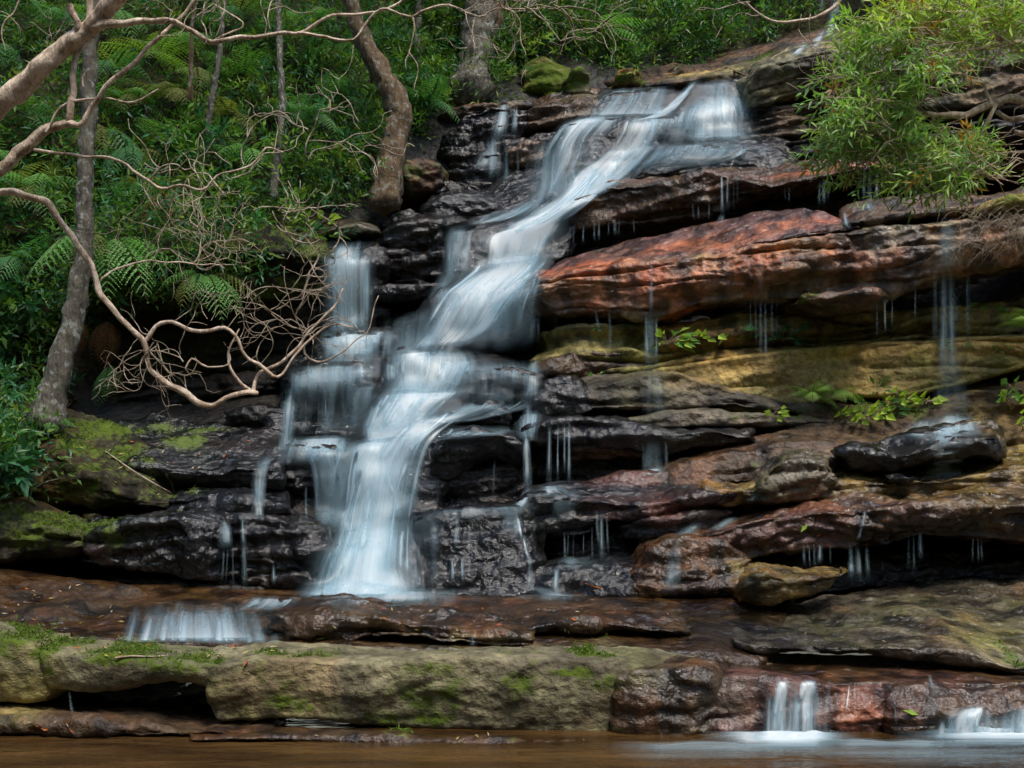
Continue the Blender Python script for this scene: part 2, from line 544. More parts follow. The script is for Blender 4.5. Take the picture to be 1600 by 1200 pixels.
ROCKS = []          # (verts, quads) of all rock, for placing water and plants on it
DS = 0.024
def rock(lip, bot, Y, Yb=None, top=None, D=1.0, rise=0.03, under=None, col='blk', wet=0.8, amp=1.0, strata=1.0, rad=0.04,
         endr=0.3, bulge=0.03, ds=None, moss=0.0, block=0.0, tilt=0.09, rust=0.5, streak=1.0):
    ds = ds or DS
    Y2 = Y if isinstance(Y, tuple) else (Y, Y)
    n0 = 60
    Lp = PA(curve_at(lip, np.linspace(0, 1, n0), Y2))
    length = np.linalg.norm(np.diff(Lp, axis=0), axis=1).sum()
    nc = max(14, int(length / ds))
    u = np.linspace(0, 1, nc)
    L = PA(curve_at(lip, u, Y2))
    Yb2 = (Y2[0] + 0.04, Y2[1] + 0.04) if Yb is None else (Yb if isinstance(Yb, tuple) else (Yb, Yb))
    B = PA(curve_at(bot, u, Yb2))
    vis_top = top is not None
    if vis_top:
        T = PA(curve_at(top, u, (Y2[0] + D, Y2[1] + D)))
    else:
        T = L + np.array([0, D, rise * D])
    un = D if under is None else under
    U = B + np.array([0, un, -0.02])
    Mi = (L + B) / 2 - np.array([0, bulge, 0])
    rows = [T, L, Mi, B, U]
    dsr = [ds if vis_top else ds * 2.2, ds, ds, ds * 2.2]
    segs = []
    for k in range(4):
        n = max(3, int(np.linalg.norm(rows[k + 1] - rows[k], axis=1).max() / dsr[k]))
        t = np.linspace(0, 1, n, endpoint=False)[:, None, None]
        segs.append(rows[k] * (1 - t) + rows[k + 1] * t)
    G = np.concatenate(segs + [U[None]])
    G = smooth1(G, 0, max(1, int((rad / ds) ** 2 * 0.8)))
    G = smooth1(G, 1, 3)
    # the ends turn back into the cliff
    x = np.abs(np.linspace(-1, 1, nc))
    e = min(0.9, 1.6 * endr / max(length, 1e-3) * 2)
    t = np.clip((x - (1 - e)) / max(e, 1e-6), 0, 1)
    G[:, :, 1] += (endr * (1 - np.sqrt(np.clip(1 - t ** 2, 0, 1))))[None]
    N = np.cross(np.gradient(G, axis=1), np.gradient(G, axis=0))
    N /= np.linalg.norm(N, axis=2)[..., None] + 1e-9
    k0 = len(segs[0]) + len(segs[1])
    if N[k0, :, 1].mean() > 0: N = -N
    p = G.reshape(-1, 3); n = N.reshape(-1, 3)
    s = p[:, 2] - tilt * p[:, 0] + 0.10 * perlin(p * 0.9)
    lay = np.tanh(6 * perlin(np.stack([p[:, 0] * 0.4, p[:, 1] * 0.4, s * 5.0], -1)))
    lay2 = np.tanh(5.0 * perlin(np.stack([p[:, 0] * 0.8 + 9, p[:, 1] * 0.8, s * 13.0], -1)))
    groove = np.clip(1 - np.abs(perlin(np.stack([p[:, 0] * 0.45 + 3, p[:, 1] * 0.45, s * 4.2], -1))) * 11, 0, 1)
    ws = np.stack([p[:, 0], p[:, 1], s], -1) + 0.10 * np.stack([perlin(p * 3 + 3), perlin(p * 3 + 7), 0.4 * perlin(p * 3 + 1)], -1)
    cv, ce = worley(ws * np.array([1.7, 1.7, 3.6]))
    cv2, ce2 = worley(ws * np.array([4.6, 4.6, 8.5]) + 40)
    crack = np.clip(1 - ce * 9, 0, 1)
    crack2 = np.clip(1 - ce2 * 6, 0, 1)
    ridg = 0.5 - np.abs(perlin(p * 5.5 + 5))
    ridg2 = 0.5 - np.abs(perlin(p * 12.5 + 15))
    steep = np.clip(1.25 - np.abs(n[:, 2]) * 1.25, 0, 1)
    d = amp * (0.07 * fbm(p * 1.15, 2) + 0.035 * fbm(p * 3.2, 3) + 0.030 * ridg + 0.014 * ridg2)
    d += strata * steep * (0.050 * lay + 0.013 * lay2 - 0.08 * groove)
    bk = amp * (0.35 + 0.65 * steep) * (0.75 + 0.25 * block)
    d += bk * (0.075 * (cv - 0.5) + 0.034 * (cv2 - 0.5) - 0.030 * crack * (cv > 0.45) - 0.012 * crack2)
    p = p + n * d[:, None]
    nr = G.shape[0]
    Q = grid_faces(nr, nc)
    # close the back and the ends
    back = np.stack([np.arange(nc - 1), np.arange(1, nc), (nr - 1) * nc + np.arange(1, nc), (nr - 1) * nc + np.arange(nc - 1)], -1)[:, ::-1]
    V = np.vstack([p, p.reshape(nr, nc, 3)[:, 0].mean(0) , p.reshape(nr, nc, 3)[:, -1].mean(0)])
    r = np.arange(nr - 1)
    T0 = np.stack([r * nc, (r + 1) * nc, np.full(nr - 1, len(V) - 2)], -1)
    T1 = np.stack([(r + 1) * nc + nc - 1, r * nc + nc - 1, np.full(nr - 1, len(V) - 1)], -1)
    # colour and stains
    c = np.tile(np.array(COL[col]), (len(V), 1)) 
    w = np.full(len(V), float(wet)); mo = np.full(len(V), float(moss))
    wob = 0.35 * perlin(V * 2.1 + 70) + 0.25 * perlin(V * 6.0 + 20)
    for ctr, rx, rz, what, st in STAIN:
        dd = (V - ctr) / np.array([rx, 0.75, rz])
        r2 = np.sqrt((dd ** 2).sum(1)) + wob
        f = st * np.clip((1.25 - r2) / 0.75, 0, 1)
        if what == 'moss':
            mo = np.maximum(mo, f)
        else:
            f = f[:, None]
            c = c * (1 - f) + np.array(COL[what]) * f
    # broad colour variation that belongs to the stone: beds, blotches, rust, black mineral streaks
    sv = V[:, 2] - tilt * V[:, 0] + 0.10 * perlin(V * 0.9)
    k = (1 + 0.55 * fbm(V * 2.4 + 5, 3)) * (1 + 0.35 * perlin(np.stack([V[:, 0] * 0.6, V[:, 1] * 0.6, sv * 11], -1)))
    k *= 1 + 0.4 * perlin(V * np.array([9.0, 9.0, 0.7]) + 11)
    blk = np.clip(perlin(V * np.array([5.0, 5.0, 0.55]) + 61) * 2.2, 0, 0.7) * streak
    c = c * np.clip(k * (1 - blk), 0.2, 2.4)[:, None]
    ru = np.clip(fbm(V * 1.3 + 90, 3) * 2.2 - 0.25, 0, 0.8)[:, None] * rust
    c = c * (1 - ru) + c * np.array([1.75, 1.0, 0.62]) * ru
    gr = np.clip(fbm(V * 1.7 + 33, 3) * 2.0 - 0.3, 0, 0.6)[:, None]
    c = c * (1 - gr) + c * np.array([0.95, 1.08, 0.7]) * gr
    mo = np.where(mo > 0.02, mo + 0.45 * perlin(V * 3.3 + 8) + 0.3 * perlin(V * 8.0), 0)
    mo = np.clip(mo, 0, 1.1)
    ROCKS.append((V, np.vstack([Q, back])))
    return V, [np.vstack([Q, back]), np.vstack([T0, T1])], dict(Col=c, wet=w, moss=mo)

cliff = None
def ledge(label, **kw):
    V, f, at = rock(**kw)
    o = mesh_obj('rock_ledge', V, f, M_ROCK, cliff, attrs=at)
    if label: o['label'] = label
    return o
def boulder(label, group=None, **kw):
    kw.setdefault('strata', 0.45)
    V, f, at = rock(**kw)
    o = mesh_obj('boulder', V, f, M_ROCK, None, attrs=at)
    return tag(o, label, 'boulder', group)

# hillside and cliff core behind the ledges: one sheet that climbs away beyond the top of the picture
def back_depth(px, py):
    ys = np.array([-1600, -900, -450, -150, 0, 70, 130, 200, 300, 400, 500, 600, 700, 800, 900, 1000])
    mid = np.array([46, 33, 25, 20.5, 18.4, 17.3, 16.3, 15.4, 14.8, 14.0, 13.5, 12.7, 12.0, 11.2, 10.6, 10.2])
    lft = np.array([42, 29, 21.5, 18.0, 16.4, 15.8, 15.2, 14.6, 13.9, 13.3, 13.2, 12.9, 11.6, 10.9, 10.4, 10.2])
    rgt = np.array([44, 31, 23.5, 18.6, 16.8, 15.9, 15.0, 14.3, 13.3, 12.6, 12.2, 12.2, 11.8, 11.0, 10.6, 10.2])
    a, b, c = np.interp(py, ys, lft), np.interp(py, ys, mid), np.interp(py, ys, rgt)
    w = np.clip((px - 420) / 250, 0, 1); w2 = np.clip((px - 1150) / 250, 0, 1)
    w = w * w * (3 - 2 * w); w2 = w2 * w2 * (3 - 2 * w2)
    y = (a * (1 - w) + b * w) * (1 - w2) + c * w2
    return y
gx, gy = np.meshgrid(np.arange(-1500, 3200, 14.0), np.concatenate([np.arange(-1600, -100, 40.0), np.arange(-100, 1001, 9.0)]))
gp = np.stack([gx, gy, back_depth(gx, gy)], -1)
V = PA(gp).reshape(-1, 3)
V[:, 1] += 0.28 * fbm(V * 0.8, 4) + 0.05 * fbm(V * 4, 2)
cw = np.clip(0.5 + 2 * perlin(V * 0.9), 0, 1)[:, None]
leftness = np.clip((520 - gx.ravel()) / 120, 0, 1)[:, None] * np.clip((640 - gy.ravel()) / 60, 0, 1)[:, None]
topness = np.clip((120 - gy.ravel()) / 60, 0, 1)[:, None]
lf = np.maximum(leftness, topness)
cc = np.array(COL['drk']) * (1 - cw) + np.array(COL['blk']) * cw
cc = cc * (1 - lf) + np.array(COL['soil']) * lf
fq = grid_faces(*gx.shape)
cliff = mesh_obj('cliff', V, fq, M_ROCK, None, attrs=dict(Col=cc, wet=0.5 * (1 - lf[:, 0]), moss=0.45 * lf[:, 0] * cw[:, 0]))
tag(cliff, 'layered sandstone cliff the falls run down, dark and wet', None, None, 'structure')
ROCKS.append((V, fq))

L = ledge
# --- foreground ledge along the pool
L('mossy sandstone ledge block at the left edge', rust=0.25, lip='-90,1000 0,1000 50,1010 85,1030', bot='-90,1095 20,1098 70,1098 90,1080', top='-90,968,8.25 0,970,8.25 60,978,8.25 100,992,8.2', Y=7.75, Yb=7.8, col='tan', wet=0.2, strata=0.12, rad=0.05, endr=0.12, amp=0.6, streak=0.15)
L('sandstone lip over the dark hollow', rust=0.25, lip='55,1018 120,1025 200,1030 290,1035 345,1040', bot='70,1078 120,1082 160,1078 230,1062 290,1064 335,1085', top='55,985,8.3 120,996,8.3 200,1003,8.3 290,1005,8.3 350,1006,8.3', Y=7.72, Yb=7.78, col='tan', wet=0.3, strata=0.12, rad=0.05, endr=0.05, under=0.7, amp=0.6, streak=0.15)
L('long mossy sandstone ledge with a lighter top', rust=0.25, lip='318,1075 330,1042 400,1030 480,1030 560,1038 640,1030 760,1030 880,1030 960,1035 1020,1046', bot='322,1115 340,1132 420,1126 480,1128 600,1138 760,1146 880,1150 960,1152 1020,1152', top='300,1006,8.35 420,1006,8.35 480,1006,8.35 640,1011,8.3 800,1012,8.3 930,1008,8.3 1010,1012,8.3 1100,1028,8.25', Y=7.72, Yb=7.76, col='tan', wet=0.15, strata=0.12, rad=0.05, endr=0.1, ds=0.02, block=0.0, amp=0.5, streak=0.15)
L('glistening red brown end of the ledge', lip='955,1062 1000,1046 1060,1044 1100,1050 1125,1075', bot='950,1150 1000,1160 1060,1162 1130,1162', top='960,1030,8.1 1040,1030,8.1 1100,1032,8.1 1150,1042,8.1', Y=7.66, Yb=7.62, col='brn', wet=0.85, strata=0.3, rad=0.06, endr=0.15, ds=0.02, block=2.2, amp=0.7)
L('purple wet rock face under the small falls', lip='1105,1075 1150,1062 1220,1060 1300,1068 1370,1080 1400,1100', bot='1100,1165 1200,1168 1300,1168 1400,1160', top='1095,1035,8.15 1200,1045,8.15 1300,1048,8.15 1420,1050,8.15', Y=7.72, Yb=7.66, col='pur', wet=0.9, strata=0.4, rad=0.06, endr=0.12, ds=0.02, amp=0.7)
L('purple brown ledge at the right edge', lip='1385,1075 1440,1070 1520,1075 1690,1080', bot='1380,1165 1450,1160 1550,1155 1700,1150', top='1370,1048,8.2 1460,1052,8.2 1560,1055,8.2 1700,1055,8.2', Y=7.72, Yb=7.55, col='slab', wet=0.9, strata=0.5, rad=0.06, endr=0.12, ds=0.02, amp=0.7)
L(None, lip='40,1070 160,1085 250,1085 360,1085', bot='40,1130 160,1135 260,1135 360,1135', Y=8.3, Yb=8.1, col='blk', wet=0.9, block=2.0, strata=1.2)
L('low brown shelf at the water line', lip='-100,1122 60,1118 200,1130 330,1140 420,1140', bot='-100,1150 60,1148 200,1148 330,1152 420,1156', top='-100,1100,8.0 60,1103,8.0 200,1112,8.0 340,1122,8.0 430,1124,8.0', Y=7.6, Yb=7.55, col='brn', wet=0.5, strata=0.2, rad=0.03, endr=0.1)
L('low pinkish shelf at the water line', lip='290,1150 420,1146 560,1150 700,1156 860,1162 980,1166 1100,1172 1180,1178', bot='290,1160 420,1158 560,1164 700,1172 860,1178 980,1180 1180,1186', top='290,1136,7.8 420,1134,7.8 560,1140,7.8 700,1148,7.8 860,1150,7.8 1000,1154,7.75 1180,1160,7.75', Y=7.45, Yb=7.42, col='slab', wet=0.7, strata=0.1, rad=0.02, endr=0.08, amp=0.5)
# --- brown slab between the ledge and the falls
L('broad brown slab with a film of water', lip='-120,985 60,992 190,1000 420,1006 700,1012 900,1012 1100,1018 1200,1030', bot='-120,1040 60,1040 190,1045 420,1045 700,1050 900,1050 1100,1050 1200,1055', top='-120,880,9.9 60,893,9.9 200,910,9.9 400,922,9.9 700,922,9.9 1000,926,9.9 1250,925,9.9', Y=8.32, Yb=8.3, col='slab', wet=0.95, strata=0.3, rad=0.05, endr=0.05, amp=0.35, block=0.0)
L('sloping grey green slab at the right', lip='1150,1003 1180,1012 1260,1012 1340,1012 1420,1014 1500,1020 1570,1042 1700,1055', bot='1160,1022 1260,1024 1400,1030 1500,1038 1580,1055 1700,1070', top='1150,985,9.0 1200,958,9.6 1300,935,10.0 1400,912,10.2 1550,895,10.3 1720,880,10.4', Y=(8.35, 8.0), Yb=(8.45, 8.1), col='gry', wet=0.8, strata=0.5, rad=0.05, endr=0.12, amp=0.7)
L('stream bed behind the small falls', lip='1020,1046 1200,1062 1350,1066 1500,1066 1720,1068', bot='1020,1090 1200,1090 1350,1090 1500,1090 1720,1090', top='1000,1016,8.7 1150,1018,8.7 1400,1024,8.7 1560,1040,8.5 1720,1050,8.4', Y=7.85, Yb=7.85, col='slab', wet=0.95, strata=0.2, rad=0.03, endr=0.05, amp=0.4)
L('dark litter strewn slab at the left', lip='-120,962 0,968 90,975 170,985 215,990', bot='-120,1000 0,1005 90,1005 170,1010 220,1010', top='-120,890,9.7 0,900,9.7 100,908,9.7 200,918,9.6 260,930,9.5', Y=8.6, Yb=8.55, col='slab', wet=0.45, strata=0.8, rad=0.06, endr=0.25, block=1.0)
L('dark stepped edge on the brown slab', lip='430,962 520,952 600,962 680,976 760,984 840,992', bot='430,1000 520,998 600,1002 700,1008 840,1012', top='430,940,9.0 520,936,9.0 680,950,9.0 840,968,8.8', Y=(8.5, 8.35), Yb=(8.45, 8.3), col='slab', wet=0.95, strata=1.2, rad=0.03, endr=0.15, block=1.5)
L('thin dark lip across the brown slab', lip='745,995 820,982 880,972 960,975 1040,984 1075,985', bot='745,1006 820,998 880,985 960,986 1040,992 1078,994', top='745,972,8.9 820,962,8.9 960,955,8.9 1075,965,8.9', Y=8.55, Yb=8.65, col='slab', wet=0.95, strata=0.6, rad=0.025, endr=0.1)
# --- left wall
L('blue black wet block under the left bank', lip='120,845 190,818 250,812 310,815 345,830', bot='110,885 190,882 250,895 300,903 345,905', top='110,805,10.3 190,800,10.3 270,795,10.3 350,800,10.3', Y=9.75, Yb=9.8, col='blu', wet=0.95, endr=0.2, block=2.4, strata=0.6)
L('mossy ledge at the left edge', lip='-120,825 0,815 60,818 110,835 150,850', bot='-120,880 0,878 80,872 150,868', top='-120,790,10.3 0,785,10.3 70,790,10.3 150,815,10.2', Y=9.85, Yb=9.9, col='soil', wet=0.3, endr=0.2)
L(None, lip='-140,900 0,895 150,905 300,912 480,920', bot='-140,960 480,950', Y=(10.0, 9.9), Yb=9.8, col='drk', wet=0.6, D=0.6)
L('moss covered bank beside the tree', lip='40,700 90,705 130,740 180,770 230,780 268,788', bot='40,790 110,790 170,795 240,800 270,800', top='40,628,11.5 90,635,11.5 150,650,11.3 210,680,11.0 262,745,10.7', Y=10.25, Yb=10.3, col='soil', wet=0.15, endr=0.25, rad=0.12, amp=1.3, strata=0.3, moss=0.25)
L('dark earth bank at the left edge', lip='-160,700 -60,690 20,690 70,700', bot='-160,800 -60,800 20,795 80,790', top='-160,610,12 -60,610,12 20,615,12 80,630,11.6', Y=10.35, Yb=10.4, col='soil', wet=0.1, amp=1.4, strata=0.4, moss=0.3)
L('wet shelf with a moss fringe', lip='200,725 260,735 330,740 400,732 440,735', bot='200,760 260,762 330,765 440,765', top='160,652,11.7 240,652,11.7 300,660,11.6 370,668,11.5 440,672,11.4', Y=(10.45, 10.5), Yb=10.7, col='blu', wet=0.9, strata=1.0, endr=0.1, rad=0.05)
L('black wet rock left of the falls', lip='255,785 320,778 380,780 440,790', bot='260,815 330,815 380,830 450,830', top='270,765,10.7 330,758,10.7 380,760,10.7 445,770,10.7', Y=10.2, Yb=10.35, col='blu', wet=0.95, block=2.4, endr=0.15)
L('dark wall beside the falls', lip='330,815 380,812 430,812 480,825 510,835', bot='325,925 380,928 440,930 520,932', top='340,795,10.6 400,790,10.6 470,795,10.6 515,810,10.6', Y=(10.1, 9.95), Yb=(10.0, 9.75), col='blk', wet=0.95, block=2.2, endr=0.12)
L(None, lip='150,600 250,600 350,590 430,580', bot='150,655 250,660 350,665 440,668', Y=12.5, Yb=12.6, col='drk', wet=0.3, strata=1.5)  # dark dull colour stands in for the shade under the earth overhang
L(None, lip='180,540 260,535 340,525 470,520', bot='180,590 260,590 340,580 470,575', Y=12.9, Yb=13.0, col='drk', wet=0.3, strata=1.5)  # same recess: overhang shade put into the rock colour
L(None, lip='340,640 400,632 450,640', bot='345,675 400,680 460,690', Y=11.6, Yb=11.6, col='blk', wet=0.7, D=0.8, block=2)
L(None, lip='345,470 410,462 500,458', bot='345,520 410,520 500,520', Y=12.9, Yb=13.0, col='drk', wet=0.6, strata=1.3)
L('mossy earth edge under the ferns', lip='130,395 220,400 300,390 380,392 450,395 500,398', bot='130,470 220,480 300,462 380,455 450,450 500,452', top='130,320,14.0 300,300,14.0 380,310,14.0 450,320,14.0 510,335,13.8', Y=12.2, Yb=12.5, col='soil', wet=0.1, moss=0.5, amp=1.4)
# --- ledges under the left hand falls
L('ledge at the head of the left falls', lip='490,398 520,400 545,403 580,405 600,400', bot='485,520 530,520 580,520 605,520', top='495,372,13.5 530,372,13.5 570,368,13.5 600,366,13.5', Y=12.95, Yb=13.1, col='blk', wet=0.95, endr=0.1)
L('middle ledge of the left falls', lip='490,528 540,520 580,522 625,530', bot='485,560 540,560 600,560 625,560', top='490,512,12.9 625,510,12.9', Y=12.4, Yb=12.35, col='blu', wet=0.95, endr=0.15, strata=0.5)
L('broad stepped ledge of the left falls', lip='438,592 465,580 510,572 560,570 600,578', bot='440,605 500,610 560,608 600,610', top='440,565,12.5 510,553,12.5 600,553,12.5', Y=11.95, Yb=11.9, col='blu', wet=0.95, endr=0.15, strata=0.6)
L(None, lip='437,603 500,612 560,603 600,600', bot='435,690 500,668 560,668 600,660', Y=12.2, Yb=12.1, col='blk', wet=0.95, strata=1.2, block=1.5)
L('thin wet ledge left of the main falls', lip='440,662 480,658 520,672 560,676', bot='438,690 480,690 520,692 560,692', top='440,652,12.0 560,660,12.0', Y=11.55, Yb=11.6, col='blk', wet=0.95, endr=0.12)
L('shelf left of the falls foot', lip='395,648 420,645 445,650 460,670', bot='398,720 420,725 450,730 460,735', Y=11.5, Yb=11.3, col='blk', wet=0.9, block=2, D=0.8)
# --- steps under the main falls
L('topmost lip of the falls', lip='915,160 960,146 1010,141 1062,146 1085,132 1165,126 1195,150', bot='880,192 960,190 1060,186 1130,176 1200,185', top='930,138,16.2 1000,134,16.2 1060,130,16.2 1100,118,16.3 1190,115,16.3', Y=15.2, Yb=14.95, col='blu', wet=0.95, endr=0.1, strata=0.5, tilt=0.15, amp=0.5)
L('dome shaped step under the right veil', lip='1040,195 1075,172 1110,160 1145,160 1175,178 1190,205', bot='1035,225 1190,225', top='1050,170,15.3 1110,148,15.4 1190,160,15.3', Y=14.85, Yb=14.8, col='blu', wet=0.95, rad=0.1, endr=0.2, strata=0.5, amp=0.5)
L('upper step of the falls', lip='845,225 880,198 920,186 960,184 1000,184 1060,182 1080,186', bot='835,280 900,268 970,250 1075,232', top='890,180,15.2 960,176,15.2 1085,172,15.2', Y=14.6, Yb=14.3, col='blu', wet=0.95, rad=0.1, endr=0.25, strata=0.5, amp=0.5)
L('smooth wet dome below the right veil', lip='970,285 990,265 1040,243 1100,235 1160,240 1215,248 1255,258', bot='965,300 1040,280 1120,272 1260,275', top='1000,240,14.6 1050,222,14.8 1110,212,14.8 1180,213,14.8 1250,222,14.6', Y=13.8, Yb=13.8, col='blu', wet=0.95, rad=0.1, endr=0.2, strata=0.8, tilt=0.05)
L('sloping chute of the upper falls', lip='690,372 745,362 800,352 860,345 900,338 915,320', bot='690,425 750,425 800,425 890,400', top='790,262,14.7 850,255,14.6 940,245,14.5 1010,238,14.5', Y=(13.2, 13.4), Yb=(13.0, 13.1), col='blu', wet=0.95, rad=0.07, endr=0.15, strata=0.5, amp=0.5)
L('step at the bend of the falls', lip='648,490 680,458 720,450 770,442 820,430 860,420', bot='640,548 700,548 760,548 850,500', top='680,420,13.2 760,415,13.2 870,398,13.2', Y=(12.6, 12.4), Yb=(12.25, 12.3), col='blu', wet=0.95, rad=0.1, endr=0.25, strata=0.5, amp=0.5)
L('wet step below the bend', lip='585,585 600,560 625,545 655,550 700,572 745,568 790,576', bot='575,625 640,622 720,625 790,622', top='600,540,12.6 640,530,12.6 720,540,12.5 800,555,12.4', Y=(11.95, 11.95), Yb=(11.8, 11.75), col='blu', wet=0.95, rad=0.09, endr=0.2, strata=0.5, amp=0.5)
L('broad white step of the falls', lip='570,640 590,622 640,614 700,618 735,622', bot='560,690 640,680 700,665 740,665', top='580,605,11.9 640,600,11.9 740,605,11.9', Y=11.5, Yb=11.3, col='blu', wet=0.95, rad=0.1, endr=0.2, strata=0.4, amp=0.5)
L('curved step of the falls', lip='535,705 555,690 600,688 625,668 660,652 700,645 735,650', bot='505,835 560,832 600,825 660,812 690,800', top='545,678,11.5 620,655,11.6 740,635,11.6', Y=(11.1, 11.2), Yb=(10.75, 10.8), col='blu', wet=0.95, rad=0.1, endr=0.2, strata=0.4, amp=0.5)
L('foot step of the falls', lip='488,875 515,856 570,851 610,850 650,835 675,850', bot='455,932 560,934 640,934 690,932', top='510,832,10.9 580,825,10.9 640,808,10.9 680,805,10.9', Y=10.15, Yb=9.75, col='blu', wet=0.95, rad=0.1, endr=0.2, strata=0.4, amp=0.5)
# --- rocks left of the upper falls
L('dark rock face between the two falls', lip='585,372 620,352 670,345 720,345 750,350', bot='590,462 640,466 690,460 745,440', top='590,345,14.0 750,330,14.0', Y=13.2, Yb=13.15, col='blk', wet=0.9, strata=1.6, block=1.6)
L('thin ledge over the black hollow', lip='590,452 640,446 690,440', bot='592,466 640,468 690,462', Y=12.85, Yb=12.9, col='blu', wet=0.9, D=0.7, endr=0.1)
L(None, lip='590,480 690,480', bot='590,550 690,550', Y=13.3, Yb=13.2, col='drk', wet=0.5)
L('dark rock shelf left of the top falls', lip='805,190 850,165 900,152 950,150', bot='800,215 850,200 900,190 940,188', top='810,160,16 860,145,16 950,135,16', Y=15.05, Yb=15.0, col='brn', wet=0.8, strata=1.4)
L('black overhang left of the upper falls', lip='800,215 840,205 890,200 910,215', bot='800,275 840,280 870,275', Y=14.9, Yb=14.8, col='blk', wet=0.9, block=2)
L('dark rock around the small upper fall', lip='690,215 720,180 770,162 815,170 830,195', bot='690,300 740,310 800,310 840,290', Y=14.95, Yb=14.6, col='blk', wet=0.85, block=1.6)
L('ledge at the top left of the falls', lip='690,172 740,158 800,158 840,150', bot='690,190 740,180 800,176 840,168', Y=15.3, Yb=15.3, col='brn', wet=0.6, D=1.2)
# --- right hand strata
L('dark layered ledge beside the upper falls', lip='878,330 925,305 945,288 1000,290 1060,285 1100,272 1150,280 1205,292 1270,278 1345,262 1440,270', bot='885,356 940,352 1000,352 1060,342 1100,335 1150,318 1205,302 1270,290 1350,278 1440,285', top='900,310,14.3 960,272,14.3 1040,262,14.3 1100,255,14.3 1200,255,14.1 1270,245,13.8 1350,240,13.6 1450,245,13.4', Y=(13.3, 12.3), Yb=(13.35, 12.5), col='brn', wet=0.8, strata=1.0, endr=0.15, tilt=0.14, rad=0.03)
L(None, lip='880,350 1000,340 1150,325 1300,300 1480,290', bot='880,400 1000,390 1150,370 1300,345 1480,340', Y=(13.7, 13.0), Yb=(13.6, 12.9), col='drk', wet=0.7)
L('rust red slab top on the great overhang', lip='820,440 900,425 1000,412 1060,402 1140,392 1180,380 1250,366 1345,354', bot='822,455 900,440 1000,425 1140,402 1180,392 1250,374 1350,358', top='840,428,12.9 900,400,12.9 985,375,12.9 1040,368,12.8 1120,345,12.7 1180,328,12.6 1250,326,12.3 1345,349,11.7', Y=(12.35, 11.5), Yb=(12.4, 11.6), col='pur', wet=0.75, strata=0.3, endr=0.03, amp=0.6, tilt=0.13, rad=0.025)
L('great overhanging slab streaked rust and grey', lip='800,455 850,436 920,424 1000,418 1080,405 1150,396 1200,385 1300,366 1400,356 1500,350 1600,338 1720,325', bot='812,490 880,492 950,488 1010,500 1060,488 1110,472 1170,464 1250,472 1310,478 1385,468 1440,440 1500,424 1600,404 1720,380', top='820,430,12.9 1000,405,12.6 1150,385,12.4 1300,352,12.2 1450,336,12.0 1600,320,11.8 1720,310,11.7', Y=(12.25, 10.7), Yb=(12.3, 10.9), col='face', wet=0.75, strata=0.9, endr=0.25, bulge=0.10, ds=0.022, tilt=0.11, rad=0.03, rust=1.0)
L('layered ledge above the great overhang', lip='1320,350 1400,338 1480,328 1560,318 1720,300', bot='1325,362 1400,352 1480,345 1560,338 1720,322', top='1320,325,12.3 1400,312,12.3 1480,305,12.3 1560,295,12.2 1720,280,12.2', Y=(11.6, 11.0), Yb=(11.7, 11.1), col='brn', wet=0.6, strata=1.2, endr=0.1)
L('lower lip of the great overhang', lip='1255,462 1300,455 1370,452 1390,460', bot='1262,474 1300,482 1370,474 1392,470', Y=(11.0, 10.9), Yb=(11.1, 11.0), col='brn', wet=0.7, D=0.8, endr=0.1)
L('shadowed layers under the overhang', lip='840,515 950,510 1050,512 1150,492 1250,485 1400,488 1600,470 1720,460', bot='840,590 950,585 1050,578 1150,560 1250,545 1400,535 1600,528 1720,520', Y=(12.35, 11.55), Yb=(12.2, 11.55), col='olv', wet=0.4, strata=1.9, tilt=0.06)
L('ochre and olive stained wall', lip='1010,582 1060,572 1150,560 1240,548 1330,540 1430,532 1600,526 1720,520', bot='1010,632 1100,642 1200,645 1300,625 1330,618 1420,622 1500,600 1600,572 1720,560', Y=(11.95, 11.2), Yb=(11.8, 11.3), top='1010,565,12.5 1240,535,12.4 1430,525,12.3 1720,510,12.2', col='olv', wet=0.35, strata=0.5, amp=0.5, endr=0.1, streak=0.3, rust=0.2, bulge=0.0)
L('mossy layers below the ochre wall', lip='1200,650 1300,635 1400,630 1500,620 1600,600 1720,590', bot='1190,700 1300,700 1400,690 1500,690 1600,700 1720,700', Y=(11.6, 11.4), Yb=(11.2, 11.1), col='brn', wet=0.35, strata=1.3)
L('smooth grey layer with a diagonal joint', lip='880,622 930,602 1000,588 1060,584 1120,602 1230,630 1340,640', bot='880,645 930,640 1000,640 1060,640 1120,634 1230,646 1340,655', Y=(11.75, 11.55), Yb=(11.7, 11.5), col='gry', wet=0.45, strata=0.5, amp=0.7, endr=0.1, top='880,600,12.2 930,585,12.2 1010,572,12.2 1230,612,12.1 1340,620,12.0')
L('lower smooth grey layer', lip='940,662 1000,650 1060,640 1130,638 1210,646 1300,654 1420,650', bot='940,670 1000,670 1060,670 1130,668 1210,668 1300,668 1420,668', Y=(11.5, 11.4), Yb=(11.45, 11.4), col='gry', wet=0.5, strata=0.6, amp=0.7, endr=0.1)
L('dark blue wet rock by the falls', lip='830,640 850,602 880,592 910,600 935,615', bot='835,655 870,655 910,648 940,640', Y=11.7, Yb=11.65, col='blu', wet=0.95, endr=0.15, strata=0.4)
L('twisted dark ledge above the small curtains', lip='845,580 870,565 900,555 960,548 1010,552', bot='850,600 880,590 930,590 1010,580', Y=12.1, Yb=12.15, col='brn', wet=0.7, endr=0.1, strata=1.4)
L('wet ledge with the four strand curtain', lip='820,675 860,664 900,658 980,665 1040,678 1100,672 1180,680', bot='822,690 860,690 905,698 990,702 1060,705 1120,700 1180,690', top='830,650,11.8 900,648,11.8 980,650,11.8 1060,660,11.8 1190,662,11.8', Y=(11.1, 10.9), Yb=(11.2, 11.0), col='blu', wet=0.95, endr=0.12, strata=0.9, rad=0.03)
